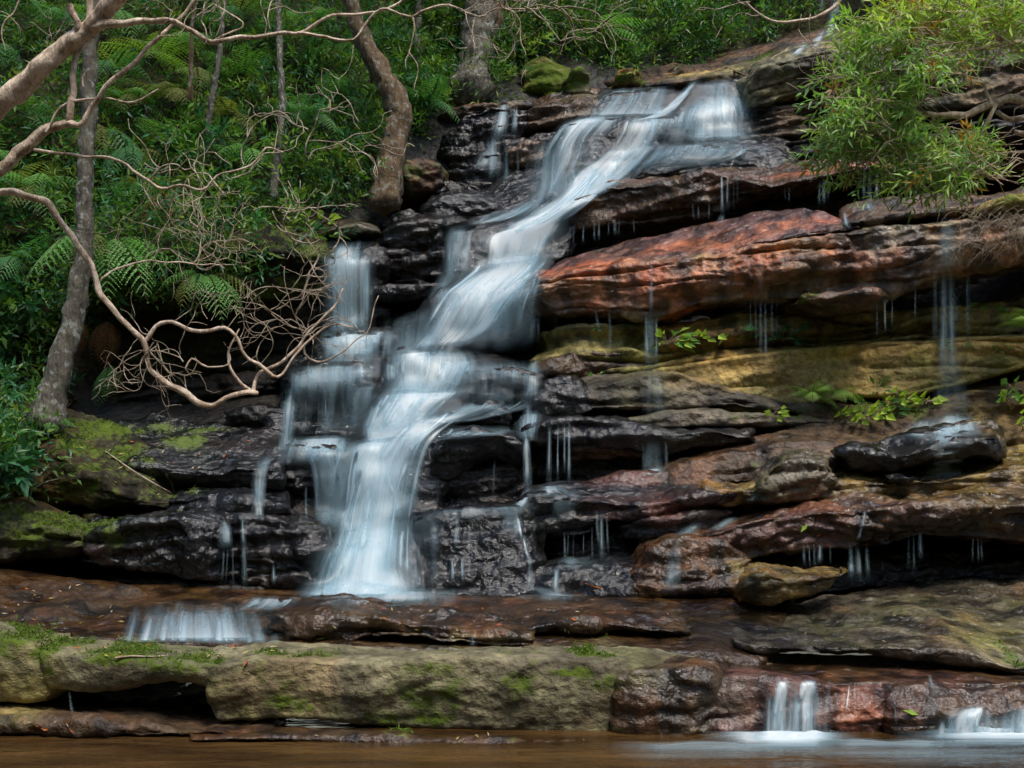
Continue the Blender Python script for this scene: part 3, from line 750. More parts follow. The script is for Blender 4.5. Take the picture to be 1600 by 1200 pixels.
L(None, lip='820,700 900,700 1000,705 1120,705', bot='820,775 900,775 1000,770 1120,765', Y=11.55, Yb=11.4, col='drk', wet=0.7)
L('block right of the four strand curtain', lip='895,690 930,682 970,690 1000,705', bot='895,722 930,718 970,712 1005,718', Y=11.15, Yb=11.25, col='brn', wet=0.8, D=0.7, strata=1.3, endr=0.12)
L('purple wet shelf below the curtains', lip='815,785 830,772 870,768 900,778 960,786 1010,790 1060,780 1110,772 1160,768', bot='810,835 860,838 920,840 960,815 1020,810 1080,790 1165,785', top='820,762,11.1 870,758,11.1 950,752,11.1 1020,742,11.2 1090,750,11.1 1165,755,11.0', Y=(10.4, 10.2), Yb=(10.4, 10.35), col='blu', wet=0.9, endr=0.15, strata=0.7, rad=0.03)
L('slanted purple rock under the right trickle', lip='930,762 960,752 1000,742 1040,742 1070,755', bot='930,780 980,778 1060,772', Y=10.85, Yb=10.8, col='pur', wet=0.9, D=0.8, endr=0.2, strata=0.5)
L('dark wall right of the falls foot', lip='650,810 700,802 760,798 820,795 850,820', bot='645,935 700,935 780,935 860,935', top='660,795,10.9 760,788,10.9 850,790,10.9', Y=(10.25, 10.2), Yb=(9.75, 9.75), col='blu', wet=0.95, endr=0.15, strata=1.2, block=1.5)
L('low wet ledge above the slab', lip='800,888 870,882 940,880 1000,885 1040,900', bot='800,935 870,936 940,936 1050,936', top='800,876,10.4 870,872,10.4 940,868,10.4 1040,876,10.4', Y=9.95, Yb=9.75, col='blu', wet=0.95, endr=0.15, block=2)
L(None, lip='840,842 900,845 960,830 1020,830', bot='840,885 900,885 960,882 1020,880', Y=10.55, Yb=10.5, col='drk', wet=0.7)
L('blue wet ledge at the rocky foot', lip='960,826 1010,812 1060,808 1110,800 1160,800', bot='960,845 1010,845 1060,842 1110,835 1160,830', Y=10.25, Yb=10.3, col='blu', wet=0.9, strata=1.3, D=0.8)
L('brown knuckled rock at the rocky foot', lip='985,900 1010,860 1040,845 1080,842 1130,850 1180,870', bot='980,935 1030,936 1090,934 1190,930', Y=(9.9, 9.85), Yb=9.7, col='brn', wet=0.85, strata=1.2, block=2, endr=0.2)
L('great purple brown block at the right', lip='1085,850 1130,832 1190,812 1250,805 1330,800 1420,790 1520,790 1720,785', bot='1090,880 1150,880 1220,862 1290,856 1340,860 1395,858 1440,838 1520,840 1600,848 1720,848', top='1140,812,10.6 1190,788,10.7 1290,772,10.7 1400,760,10.7 1510,750,10.7 1720,738,10.7', Y=(9.95, 9.6), Yb=(10.0, 9.75), col='brn', wet=0.9, strata=0.6, endr=0.25, ds=0.022, block=1.6, rad=0.03)
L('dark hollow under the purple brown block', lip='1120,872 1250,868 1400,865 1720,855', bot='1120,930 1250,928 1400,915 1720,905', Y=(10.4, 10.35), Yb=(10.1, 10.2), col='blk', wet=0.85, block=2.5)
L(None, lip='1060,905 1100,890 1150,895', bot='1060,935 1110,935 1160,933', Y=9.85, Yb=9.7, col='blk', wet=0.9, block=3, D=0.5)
L('smooth wet rocks below the grey layer', lip='1040,738 1100,715 1150,702 1200,694 1330,690 1450,690', bot='1040,762 1110,762 1170,757 1330,748 1450,745', top='1040,705,11.4 1150,682,11.4 1330,672,11.4 1450,668,11.4', Y=(10.9, 10.7), Yb=10.7, col='brn', wet=0.6, endr=0.15, strata=0.5, amp=0.8)
L('brown wet shelf behind the boulders', lip='1100,760 1200,765 1300,762 1450,750 1720,735', bot='1100,790 1200,792 1300,790 1450,780 1720,770', top='1100,735,11.1 1300,725,11.1 1450,715,11.1 1720,690,11.1', Y=(10.3, 10.3), Yb=10.4, col='gld', wet=0.85, endr=0.1, strata=0.5)
L('dark layers at the right of the falls head', lip='1165,160 1200,165 1250,158 1320,150 1450,150', bot='1165,205 1200,212 1250,208 1320,205 1450,200', Y=(14.8, 14.4), Yb=(14.7, 14.3), col='brn', wet=0.5, strata=1.9)
L('tilted tan and olive block at the falls head', lip='1165,150 1172,125 1185,112 1230,92 1280,80 1340,75', bot='1168,165 1200,160 1250,148 1300,140 1350,135', top='1160,112,15.3 1200,95,15.3 1260,70,15.3 1340,55,15.3', Y=(14.7, 14.3), Yb=(14.75, 14.4), col='tan', wet=0.4, strata=0.6, endr=0.15)
L('smooth sloping olive slab at the top', lip='1000,135 1060,128 1110,118 1170,108 1230,85 1290,70 1360,60', bot='1000,150 1060,145 1110,140 1170,130 1290,110 1360,100', top='1000,112,17 1080,105,17 1150,75,17.4 1230,48,17.6 1290,35,17.7 1380,25,17.7', Y=(15.6, 15.0), Yb=(15.7, 15.2), col='brn', wet=0.5, strata=0.2, endr=0.1, amp=0.7)
L('ochre stained bank at the top', lip='930,122 1000,112 1060,100 1110,98 1150,92', bot='930,140 1000,135 1060,125 1150,115', Y=16.3, Yb=16.2, col='brn', wet=0.3, D=1.2)
L('grey layers behind the leaning branch', lip='1280,130 1350,118 1430,105 1520,100 1720,90', bot='1280,185 1350,180 1430,175 1520,170 1720,165', top='1280,60,16.5 1430,40,16.5 1720,20,16.5', Y=(14.6, 13.6), Yb=(14.5, 13.5), col='gry', wet=0.4, strata=1.6)
L('dark overhang behind the leaning branch', lip='1240,215 1330,205 1430,195 1520,185 1720,178', bot='1240,240 1330,238 1430,232 1520,228 1720,222', Y=(14.0, 12.9), Yb=(14.0, 13.0), col='blk', wet=0.6, strata=1.5)
L('brown ledge behind the leaning branch', lip='1380,255 1450,248 1520,240 1720,225', bot='1380,285 1450,282 1520,275 1720,262', Y=(12.7, 12.0), Yb=(12.8, 12.2), col='brn', wet=0.4, strata=1.4)
# --- loose boulders
B = boulder
B('big dark rounded boulder right of the main falls', lip='662,745 672,705 700,682 740,674 785,676 815,690 822,720', bot='668,762 690,756 720,742 745,724 780,716 818,728', Y=10.75, Yb=10.95, D=1.0, col='blu', wet=0.95, rad=0.12, endr=0.3, top='690,690,11.3 740,668,11.4 810,680,11.3')
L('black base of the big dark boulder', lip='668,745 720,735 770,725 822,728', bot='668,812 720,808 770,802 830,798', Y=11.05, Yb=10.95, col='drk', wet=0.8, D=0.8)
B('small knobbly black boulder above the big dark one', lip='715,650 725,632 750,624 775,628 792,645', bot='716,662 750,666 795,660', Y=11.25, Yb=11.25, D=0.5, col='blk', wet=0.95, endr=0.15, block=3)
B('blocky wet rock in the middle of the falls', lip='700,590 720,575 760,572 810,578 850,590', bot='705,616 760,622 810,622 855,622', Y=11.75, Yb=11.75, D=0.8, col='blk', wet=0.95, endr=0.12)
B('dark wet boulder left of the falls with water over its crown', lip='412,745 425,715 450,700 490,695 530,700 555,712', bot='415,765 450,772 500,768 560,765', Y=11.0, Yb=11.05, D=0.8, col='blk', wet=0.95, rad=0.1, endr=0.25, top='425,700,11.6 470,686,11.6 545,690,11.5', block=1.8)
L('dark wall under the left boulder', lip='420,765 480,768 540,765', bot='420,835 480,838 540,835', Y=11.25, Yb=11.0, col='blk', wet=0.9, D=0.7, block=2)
B('angular grey green boulder beside the purple brown block', lip='1180,765 1200,735 1225,715 1265,718 1300,728 1312,745', bot='1178,785 1210,788 1260,780 1312,758', Y=10.15, Yb=10.2, D=0.7, col='gry', wet=0.8, endr=0.2, top='1200,725,10.6 1230,705,10.7 1300,712,10.7', block=2)
B('long glossy boulder with water splashing on it', lip='1312,705 1350,702 1400,712 1430,705 1500,692 1560,682 1576,700', bot='1320,722 1360,735 1395,742 1450,725 1520,712 1578,712', Y=(10.25, 10.2), Yb=10.35, D=0.7, col='blu', wet=0.98, endr=0.2, top='1330,685,10.7 1400,680,10.8 1450,670,10.8 1540,658,10.8 1575,675,10.7', block=1.8)
B('flat topped golden brown boulder on the slab', lip='1162,915 1180,898 1215,900 1260,902 1300,898 1326,892', bot='1165,932 1200,936 1240,934 1290,925 1318,912', Y=9.15, Yb=9.2, D=0.5, col='gld', wet=0.85, endr=0.12, top='1185,888,9.6 1250,885,9.7 1326,888,9.6', block=2.2, ds=0.018)
B('tiny dark boulder under the long glossy one', lip='1395,742 1420,738 1440,745', bot='1395,756 1420,758 1442,754', Y=10.1, D=0.3, col='blu', wet=0.95, endr=0.1)
B('flat blue grey rock above the left falls', lip='488,365 520,355 560,350 590,358', bot='490,372 520,370 560,366 592,364', Y=13.2, Yb=13.25, D=0.8, col='gry', wet=0.7, endr=0.2, top='495,345,13.9 540,336,14.0 590,345,13.8', amp=0.6)
B('greenish dark boulder below the curved trunk', lip='612,285 630,255 660,240 690,250 700,280', bot='615,300 650,300 702,295', Y=14.0, D=0.8, col='brn', wet=0.5, endr=0.25, rad=0.1, moss=0.35)
B('long dark wet boulder left of the upper falls', lip='655,325 690,312 740,310 780,315 800,328', bot='658,342 700,344 750,342 800,340', Y=13.6, Yb=13.6, D=0.8, col='blu', wet=0.9, endr=0.25, top='670,300,14.2 730,293,14.2 795,305,14.2')
B('rounded dark rock left of the upper falls', lip='660,300 680,282 720,278 750,292 760,308', bot='662,318 700,320 762,318', Y=14.1, D=0.6, col='blk', wet=0.8, endr=0.2)
B('small dark rock in the gully, nearer the bank', lip='592,348 610,330 640,328 660,340', bot='594,360 625,362 662,358', Y=13.6, D=0.5, col='blk', wet=0.7, endr=0.2)
B('small dark rock in the gully, nearer the falls', lip='658,350 675,338 700,340 712,350', bot='660,362 685,364 714,360', Y=13.5, D=0.5, col='blk', wet=0.8, endr=0.2)
B('moss topped slab at the head of the falls', lip='818,118 850,110 880,112 900,125', bot='820,140 850,142 902,142', Y=15.8, D=0.9, col='olv', wet=0.1, endr=0.2, moss=0.8, top='815,98,16.5 850,95,16.5 900,108,16.5')
B('brown boulder beside the moss topped slab', lip='882,125 892,110 908,106 922,118 928,135', bot='884,142 905,146 930,144', Y=15.5, D=0.5, col='tan', wet=0.2, endr=0.18)
B('mossy golden boulder above the falls lip', lip='958,122 970,110 990,106 1003,114 1005,125', bot='960,130 985,134 1006,130', Y=15.7, D=0.5, col='gld', wet=0.2, endr=0.15, moss=0.3)
B('knobbly dark rock in the upper cascade', lip='1018,222 1032,212 1060,208 1082,214 1092,224', bot='1018,234 1055,236 1094,232', Y=14.35, D=0.5, col='blk', wet=0.9, endr=0.15)
B('black rock with roots beside the small upper fall', lip='800,235 815,218 840,215 858,228', bot='800,255 830,260 860,255', Y=14.5, D=0.5, col='brn', wet=0.85, endr=0.15, block=3)
B('moss humped rock at the right edge', lip='1538,325 1560,305 1600,295 1700,285', bot='1540,335 1600,330 1700,322', Y=10.9, D=0.6, col='olv', wet=0.1, endr=0.2, moss=0.55)

# everything solid, for setting water and plants down on the rock
_V, _F, _n = [], [], 0
for v, f in ROCKS:
    _V.append(v); _F.append(f + _n); _n += len(v)
BVH = BVHTree.FromPolygons(np.concatenate(_V).tolist(), np.concatenate(_F).tolist())
EYE = Vector((0, 0, H))
def hit(px, py):
    d = P(px, py, 1.0) - EYE
    loc, nrm, i, dist = BVH.ray_cast(EYE, d.normalized())
    return loc, nrm
# ------------------------------------------------------------------ water
def flow(rows, off=0.075, step=7.0, layers=1, edge=0.16, mono=True, spread=1.0, dens=1.0, seed=0, head=0.12, tail=0.15, power=1.0):
    """a sheet of water running down the rock. rows: 'xl,yl,xr,yr,density' from head to foot"""
    R = np.array(pts(rows))
    R[:, 4] = np.minimum(R[:, 4], 1.0) ** power
    mid = np.stack([(R[:, 0] + R[:, 2]) / 2, (R[:, 1] + R[:, 3]) / 2], -1)
    Lr = np.r_[0, np.cumsum(np.hypot(*np.diff(mid, axis=0).T))]
    nv = max(6, int(Lr[-1] / step))
    lv = np.linspace(0, Lr[-1], nv)
    if len(R) > 2:
        c = catmull(np.column_stack([R[:, :2], np.zeros(len(R)), R[:, 2:], Lr]), 6.0)
        S = np.stack([np.interp(lv, c[:, 6], c[:, k]) for k in (0, 1, 3, 4, 5)], -1)
    else:
        S = np.stack([np.interp(lv, Lr, R[:, k]) for k in range(5)], -1)
    wid = np.hypot(R[:, 2] - R[:, 0], R[:, 3] - R[:, 1]).max()
    nu = max(5, int(wid / step))
    u = np.linspace(0, 1, nu)
    ctr = (S[:, :2] + S[:, 2:4]) / 2
    half = (S[:, 2:4] - S[:, :2]) / 2 * spread
    px = ctr[:, None, 0] + half[:, None, 0] * (2 * u - 1)[None]
    py = ctr[:, None, 1] + half[:, None, 1] * (2 * u - 1)[None]
    Y = np.zeros_like(px)
    for i in range(nv):
        for j in range(nu):
            loc, _ = hit(px[i, j], py[i, j])
            Y[i, j] = loc.y if loc is not None else np.nan
    Y = np.where(np.isnan(Y), np.nanmedian(Y), Y)
    # the nearest rock just around each point, then never flowing back towards the cliff
    Ym = Y.copy()
    for dj in (-1, 1):
        Ym = np.minimum(Ym, np.roll(Y, dj, 1) if nu > 4 else Y)
    Ym[:, 0], Ym[:, -1] = Y[:, 0], Y[:, -1]
    if mono: Ym = np.minimum.accumulate(Ym, 0)
    Ym = smooth1(smooth1(Ym, 0, 2), 1, 4)
    Ym = np.minimum(Ym, Y + 0.02)
    Ym = smooth1(smooth1(Ym, 0, 1), 1, 1)
    out = []
    for k in range(layers):
        Yk = Ym - off - 0.035 * k
        V = PA(np.stack([px, py, Yk], -1))
        q = V.reshape(-1, 3)
        V = V + (0.012 * perlin(np.stack([q[:, 0] * 7, q[:, 2] * 0.8, q[:, 0] * 0 + k * 5 + seed], -1))).reshape(nv, nu, 1) * np.array([0, -1, 0.3])
        su = np.r_[0, np.cumsum(np.linalg.norm(np.diff(V[nv // 2], axis=0), axis=1))]
        sv = np.r_[0, np.cumsum(np.linalg.norm(np.diff(V[:, nu // 2], axis=0), axis=1))]
        wob = 0.5 + 0.9 * perlin(np.stack([u[None] * 0 + lv[:, None] * 0.02, np.where(u > 0.5, 3.3, 8.1)[None] + 0 * lv[:, None], 0 * px + seed + k * 2.1], -1))
        e = np.minimum(0.49, edge * (0.45 + 1.1 * np.clip(wob, 0, 1)))
        ef = np.clip(np.minimum(u, 1 - u)[None] / np.maximum(e, 1e-3), 0, 1)
        ef = ef * ef * (3 - 2 * ef)
        t = lv / lv[-1]
        vf = np.clip(t / max(head, 1e-3), 0, 1) * np.clip((1 - t) / max(tail, 1e-3), 0, 1)
        vf = vf * vf * (3 - 2 * vf)
        D = S[:, 4][:, None] * ef * vf[:, None] * dens * (1.0 if k == 0 else 0.8)
        UV = np.stack(np.broadcast_arrays(su[None] + 13.7 * k + seed * 3.1, sv[:, None]), -1)
        out.append((V.reshape(-1, 3), grid_faces(nv, nu), D.ravel(), UV.reshape(-1, 2)))
    return out

def water_obj(name, sheets, parent=None):
    V, Q, D, U, n = [], [], [], [], 0
    for v, q, d, uv in sheets:
        V.append(v); Q.append(q + n); D.append(d); U.append(uv); n += len(v)
    return mesh_obj(name, np.concatenate(V), np.concatenate(Q), M_WATER, parent, attrs=dict(dens=np.concatenate(D)), uv=np.concatenate(U))

_seed = [0]
def cascade(rows, parent, **kw):
    _seed[0] += 1
    kw['edge'] = kw.get('edge', 0.16) * 2.3
    kw.setdefault('power', 1.3)
    threads = kw.pop('threads', True)
    sh = flow(rows, seed=_seed[0], **kw)
    if threads:
        # finer ropes of water inside the veil
        R = np.array(pts(rows)); r = np.random.default_rng(_seed[0] + 100)
        wid = np.abs(R[:, 2] - R[:, 0]).mean(); tot = np.abs(R[-1, 1] - R[0, 1])
        for i in range(int(wid / 17)):
            u0 = r.uniform(0.14, 0.86); hw = r.uniform(3.0, 9.0)
            v0, v1 = r.uniform(0, 0.35), r.uniform(0.55, 1.0)
            t = np.linspace(0, 1, len(R)); tv = np.linspace(v0, v1, max(3, len(R)))
            q = np.stack([np.interp(tv, t, R[:, k]) for k in range(5)], -1)
            x = q[:, 0] + (q[:, 2] - q[:, 0]) * u0; y = q[:, 1] + (q[:, 3] - q[:, 1]) * u0
            dn = np.clip(q[:, 4] * r.uniform(0.6, 1.05), 0, 0.95)
            txt = ' '.join(f'{a-hw:.1f},{b:.1f},{a+hw*1.2:.1f},{b:.1f},{c:.2f}' for a, b, c in zip(x, y, dn))
            _seed[0] += 1
            sh += flow(txt, off=kw.get('off', 0.075) + 0.02, step=6.0, edge=0.48, head=0.15, tail=0.3, power=1.0, seed=_seed[0])
    return water_obj('cascade', sh, parent)

def spill(parent, x0, x1, yt, yb, n, seed, fan=0.0, w=(16, 34), d=(0.55, 0.95), uneven=22):
    """uneven ribbons of water side by side over a low lip"""
    r = np.random.default_rng(seed)
    for i in range(n):
        x = x0 + (x1 - x0) * (i + 0.5 + r.uniform(-0.4, 0.4)) / n
        t = (x - (x0 + x1) / 2)
        ya = yt + r.uniform(0, uneven); a = r.uniform(*w) / 2; dn = r.uniform(*d)
        xb = x + t * fan - 4
        xm, ym = (x + xb) / 2, (ya + yb) / 2
        cascade(f'{x-a*0.7},{ya},{x+a*0.7},{ya},{dn*0.7} {xm-a},{ym},{xm+a},{ym},{dn} {xb-a*1.3},{yb},{xb+a*1.3},{yb},{min(1, dn+0.15)}', parent, edge=0.28, head=0.35, tail=0.05, step=4, power=1.0, threads=False)

def trickles(label, strands, cat='trickle', group=None, name='trickle', parent=None, mono=True):
    """strands 'x0,y0,x1,y1,width,density': thin threads; a curtain of several is one thing with each strand a part"""
    q = pts(strands)
    root = parent
    if parent is None and len(q) > 1:
        loc, _ = hit(q[0][2], q[0][3])
        root = empty(name, loc, label, cat, group)
    for x0, y0, x1, y1, w, d in q:
        rj = random.Random(_seed[0] * 7 + 1)
        d = min(1.0, (d * 1.3 + 0.08) * rj.uniform(0.7, 1.1))
        if w < 10 and abs(x1 - x0) < 8:
            y1 = y0 + (y1 - y0) * rj.uniform(0.78, 1.06); x1 += rj.uniform(-2.5, 2.5); y0 += rj.uniform(-3, 3); w *= rj.uniform(0.7, 1.5)
        _seed[0] += 1
        a = w / 2; xm, ym = (x0 + x1) / 2, (y0 + y1) / 2
        b = a * 1.15
        sh = flow(f'{x0-a*0.6},{y0-12},{x0+a*0.6},{y0-12},{d*0.7} {xm-a},{ym},{xm+a},{ym},{d*0.92} {x1-b},{y1},{x1+b},{y1},{d*0.8}', step=max(2.0, min(6, w / 5)), layers=1, edge=0.45, seed=_seed[0], head=0.22, tail=0.4, mono=mono, off=0.035)
        o = water_obj('strand' if root else name, sh, root)
        if root is None: tag(o, label, cat, group)

main = empty('waterfall', P(560, 932, 9.7), 'broad white main waterfall stepping down the dark cliff to the slab', 'waterfall')
c = lambda rows, **kw: cascade(rows, main, **kw)
c('940,138,1062,132,0.7 920,160,1058,156,0.62 890,186,1055,182,0.9', head=0.05, edge=0.1)
c('1080,128,1168,122,0.7 1068,150,1170,146,0.65 1058,166,1176,160,0.95 1055,190,1184,186,0.75 1050,224,1188,218,0.72', head=0.05, tail=0.08)
c('1075,125,1105,122,0.8 1058,152,1075,148,0.95 1010,182,1060,176,0.9 960,190,1030,186,0.8', head=0.1)
c('900,180,962,178,0.98 872,194,950,190,0.99 845,228,932,214,0.80 832,262,925,245,0.72 826,292,905,275,0.66 812,330,880,310,0.5', edge=0.25)
c('965,180,1062,178,0.95 960,192,1060,188,0.92 955,215,1045,205,0.72 935,245,1030,228,0.74 915,270,1000,250,0.8', edge=0.15)
c('1000,225,1190,214,0.8 975,250,1190,238,0.58 955,275,1120,262,0.45', edge=0.2)
c('950,222,1020,215,0.8 905,262,985,250,0.96 870,300,960,285,0.99 820,338,930,316,0.99 770,362,905,338,0.99 735,372,892,352,0.98 728,400,880,385,0.82 722,432,872,412,0.82', edge=0.14, tail=0.05)
c('800,320,870,300,0.6 745,340,850,325,0.72 700,358,800,345,0.85', edge=0.25)
c('735,395,880,380,0.85 728,418,878,402,0.9 695,446,862,424,0.98 672,462,845,440,0.99 655,492,818,470,0.86 640,525,790,508,0.78 620,552,745,545,0.75', edge=0.13, head=0.08, tail=0.1)
c('770,440,860,425,0.6 755,480,845,460,0.48 760,520,840,500,0.42 755,552,838,538,0.3', edge=0.25)
c('600,550,690,542,0.95 590,570,690,560,0.8 590,600,690,590,0.75 585,618,710,612,0.85', edge=0.25)
c('680,560,760,560,0.75 672,578,745,576,0.8 650,608,730,606,0.7', edge=0.2)
c('585,604,740,604,0.95 572,622,728,618,0.99 562,650,700,640,0.92 558,684,660,672,0.85 550,700,640,690,0.8', edge=0.15, head=0.15, tail=0.12)
c('640,640,745,636,0.8 622,664,730,652,0.95 595,694,690,675,0.98 565,735,672,715,0.85 545,790,665,770,0.78 520,838,655,812,0.72', edge=0.15, tail=0.08)
c('540,686,660,680,0.97 530,702,640,696,0.95 525,740,620,735,0.86 512,790,640,780,0.80 500,842,650,820,0.78', edge=0.16, tail=0.06)
c('500,826,668,800,0.6 498,846,662,826,0.93 492,862,660,850,0.99 480,885,662,875,0.93 465,915,668,908,0.9 455,936,675,932,0.9', edge=0.17, tail=0.03)
c('620,806,700,795,0.7 610,830,700,822,0.5 640,880,690,875,0.3 650,930,700,928,0.35', edge=0.3)
c('440,918,770,918,0.5 435,930,775,928,0.95 430,938,780,938,0.8 425,956,760,952,0.35', edge=0.3, off=0.04, mono=False, tail=0.6, threads=False)
c('470,905,660,905,0.5 455,922,680,922,0.9 450,940,690,940,0.6', edge=0.3, off=0.12, mono=False, tail=0.5, threads=False)
c('780,926,930,930,0.6 780,932,930,934,0.6 800,942,900,942,0.3', edge=0.3, off=0.04, mono=False, tail=0.6, threads=False)

c('680,556,860,560,0.6 690,572,862,578,0.68 700,600,852,604,0.3 690,628,852,630,0.6', edge=0.18, head=0.3)
c('610,540,760,545,0.6 600,562,780,566,0.85 600,600,760,604,0.6 590,622,740,624,0.8', edge=0.12)
c('700,620,855,622,0.95 690,636,840,638,0.7 650,668,740,660,0.75', edge=0.12, head=0.25)
c('805,640,850,640,0.7 800,664,845,664,0.75 812,690,840,690,0.6', edge=0.15)
c('690,664,815,664,0.85 680,676,818,676,0.7 665,690,730,686,0.3', edge=0.12, head=0.2)
c('470,680,570,680,0.8 455,694,560,696,0.75 470,730,560,730,0.5 478,790,560,790,0.45 480,832,560,834,0.4', edge=0.2)
c('760,425,870,405,0.75 750,450,862,430,0.62 742,500,850,480,0.45 738,560,848,545,0.35', edge=0.25)
c('690,352,760,345,0.8 690,366,750,362,0.85 688,400,745,395,0.45 676,440,735,436,0.45 665,480,720,470,0.55', edge=0.2)
c('640,798,860,786,0.7 645,806,860,794,0.5 650,815,858,806,0.2', edge=0.15, threads=False)
c('590,500,700,470,0.5 585,545,690,530,0.55 580,580,680,570,0.6', edge=0.3)
c('960,226,1060,215,0.85 930,258,1040,240,0.8 900,290,1000,275,0.85 880,318,945,305,0.9', edge=0.2)
c('830,215,880,205,0.5 815,260,880,250,0.6 800,320,880,305,0.6 760,350,860,335,0.6', edge=0.35)
c('690,446,862,424,0.9 668,470,860,445,0.85 640,510,850,480,0.62 622,545,842,520,0.5 610,560,838,548,0.4', edge=0.2)
c('560,612,735,610,0.95 545,640,722,636,0.7 530,688,700,668,0.75', edge=0.2)
c('500,690,690,672,0.85 482,735,680,720,0.6 475,800,668,780,0.5 470,850,662,830,0.5', edge=0.25)
c('480,852,664,842,0.97 462,890,668,882,0.75 440,936,690,934,0.85', edge=0.2, tail=0.01)
c('1060,150,1185,146,0.5 1040,172,1192,166,0.8 1025,200,1196,196,0.6 1010,228,1200,224,0.6', edge=0.2, head=0.25)
c('985,176,1090,172,0.8 985,190,1085,186,0.8 985,212,1075,208,0.5 975,236,1065,230,0.55', edge=0.15)
c('1010,224,1240,214,0.6 990,246,1230,236,0.5 970,268,1180,258,0.35', edge=0.2, head=0.3)
# the unbroken body of the stream, from the lip to the slab
c('905,172,1010,170,0.6 888,190,985,186,0.85 862,225,960,212,0.5 850,265,950,250,0.5 850,300,950,285,0.8 800,338,925,318,0.9 745,366,900,342,0.9 728,400,882,382,0.5 712,432,872,410,0.55 680,458,855,432,0.9 652,500,815,470,0.5 630,545,740,535,0.5 600,575,725,565,0.45 582,612,725,606,0.85 566,645,705,640,0.7 556,690,670,675,0.85 530,740,655,730,0.55 515,800,655,785,0.5 500,845,660,825,0.75 480,885,665,870,0.8 455,937,675,934,0.8', edge=0.2, head=0.03, tail=0.01, layers=1, off=0.06)
c('545,684,700,660,0.8 520,760,670,740,0.75 500,846,662,822,0.8 470,900,665,895,0.8 455,937,672,934,0.8', edge=0.2, head=0.06, tail=0.01, layers=1, off=0.10)

lf = empty('waterfall', P(500, 690, 11.6), 'narrower left waterfall dropping in tiers beside the dead branches', 'waterfall')
c = lambda rows, **kw: cascade(rows, lf, power=0.75, **kw)
c('508,374,588,372,0.5 495,396,585,398,0.85 495,408,582,406,0.8 500,450,582,450,0.55 505,522,582,522,0.5', edge=0.2, tail=0.08)
c('495,516,600,516,0.8 492,530,610,528,0.85 495,552,612,552,0.55 485,572,612,570,0.6', edge=0.2)
c('440,572,600,562,0.55 436,592,600,580,0.62 440,606,600,600,0.5', edge=0.2)
c('437,588,478,584,0.85 436,620,470,620,0.72 434,690,458,690,0.62 420,715,445,712,0.5', edge=0.25)
c('540,600,610,596,0.75 540,630,590,625,0.5 545,672,580,670,0.4', edge=0.25)
c('455,690,560,686,0.6 460,700,570,698,0.6 490,760,560,755,0.45 485,828,550,828,0.4', edge=0.3)
c('400,712,435,708,0.5 395,740,420,738,0.55 393,800,415,800,0.5', edge=0.3)
c('436,575,612,560,0.6 434,600,610,590,0.62 438,640,600,625,0.2 440,690,585,680,0.25', edge=0.2)
c('490,512,612,510,0.9 488,535,614,530,0.75 490,562,612,558,0.6', edge=0.15)
c('495,392,592,394,0.95 492,420,590,420,0.75 496,470,588,470,0.55 498,524,588,524,0.6', edge=0.15)
c('440,682,565,676,0.6 425,700,565,694,0.7 420,730,550,725,0.25', edge=0.2)
trickles('', '450,605,450,668,5,0.4 478,612,478,672,4,0.35 497,608,497,672,3,0.4 508,606,508,668,5,0.5 520,606,521,668,4,0.45 535,604,536,668,5,0.5', name='strand', parent=lf)
trickles('', '478,765,480,828,5,0.5 494,768,495,832,5,0.55 508,768,509,832,4,0.5 519,768,520,830,4,0.45 531,766,531,828,5,0.4', name='strand', parent=lf)

T = trickles
G1 = 'thin trickles between the ledges'
T('slender fall splitting in two above the dark gully rocks', '790,160,775,225,28,0.75 806,175,802,215,12,0.5 772,220,768,285,34,0.62 790,232,790,292,12,0.5 760,245,745,268,30,0.45 808,235,812,290,7,0.5', 'trickle')
T('veil left of the falls bend, over the dark rock face', '705,362,700,440,26,0.6 730,362,726,440,22,0.66 695,440,675,480,34,0.6 720,362,715,450,50,0.4', 'trickle')
T('four strand curtain falling clear beside the big dark boulder', '859,666,857,764,10,0.8 872,666,871,762,5,0.75 882,666,882,762,4,0.6 889,668,889,762,6,0.65', 'trickle')
T('stepped run of water right of the big dark boulder', '835,562,828,640,36,0.55 805,580,800,600,14,0.5 825,636,824,690,24,0.7 822,678,825,775,17,0.85 812,660,818,690,12,0.6', 'trickle')
T('bent run of water from the purple shelf to the slab', '828,772,806,800,26,0.8 806,796,812,850,18,0.5 808,815,818,850,7,0.75 817,846,828,880,8,0.8 828,876,828,926,12,0.6 800,800,800,840,40,0.35', 'trickle')
T('film of water over the end of the purple shelf', '860,768,860,778,90,0.85 880,775,880,815,40,0.4 900,772,895,800,30,0.35', 'trickle', mono=False)
T('thin curtain below the purple pink rock', '932,806,935,880,8,0.6 940,808,942,878,8,0.7 948,810,950,870,5,0.5 925,835,925,878,3,0.5 912,840,912,878,3,0.5 882,842,882,878,4,0.5 888,842,888,878,3,0.5 896,844,896,880,3,0.4', 'trickle')
T('wide faint trickle on the low ledge above the slab', '900,880,900,890,110,0.55 870,895,866,934,16,0.65 830,926,900,932,90,0.55', 'trickle', mono=False)
T('splash of water beside the knuckled brown rock', '1060,850,1052,885,16,0.55 1050,880,1040,932,26,0.5 1062,872,1052,930,16,0.4', 'trickle')
T('sheet of water sliding down the gap beside the purple brown block', '1185,778,1150,812,26,0.5 1160,806,1105,832,30,0.5 1090,825,1055,838,40,0.5', 'trickle', mono=False)
T('long thread over the great slab, dropping clear to the grey layers', '1018,412,1018,498,8,0.5 1010,496,1010,580,10,0.55 1018,496,1020,582,22,0.6 1026,498,1027,582,8,0.5 1018,575,1022,660,44,0.25', 'trickle')
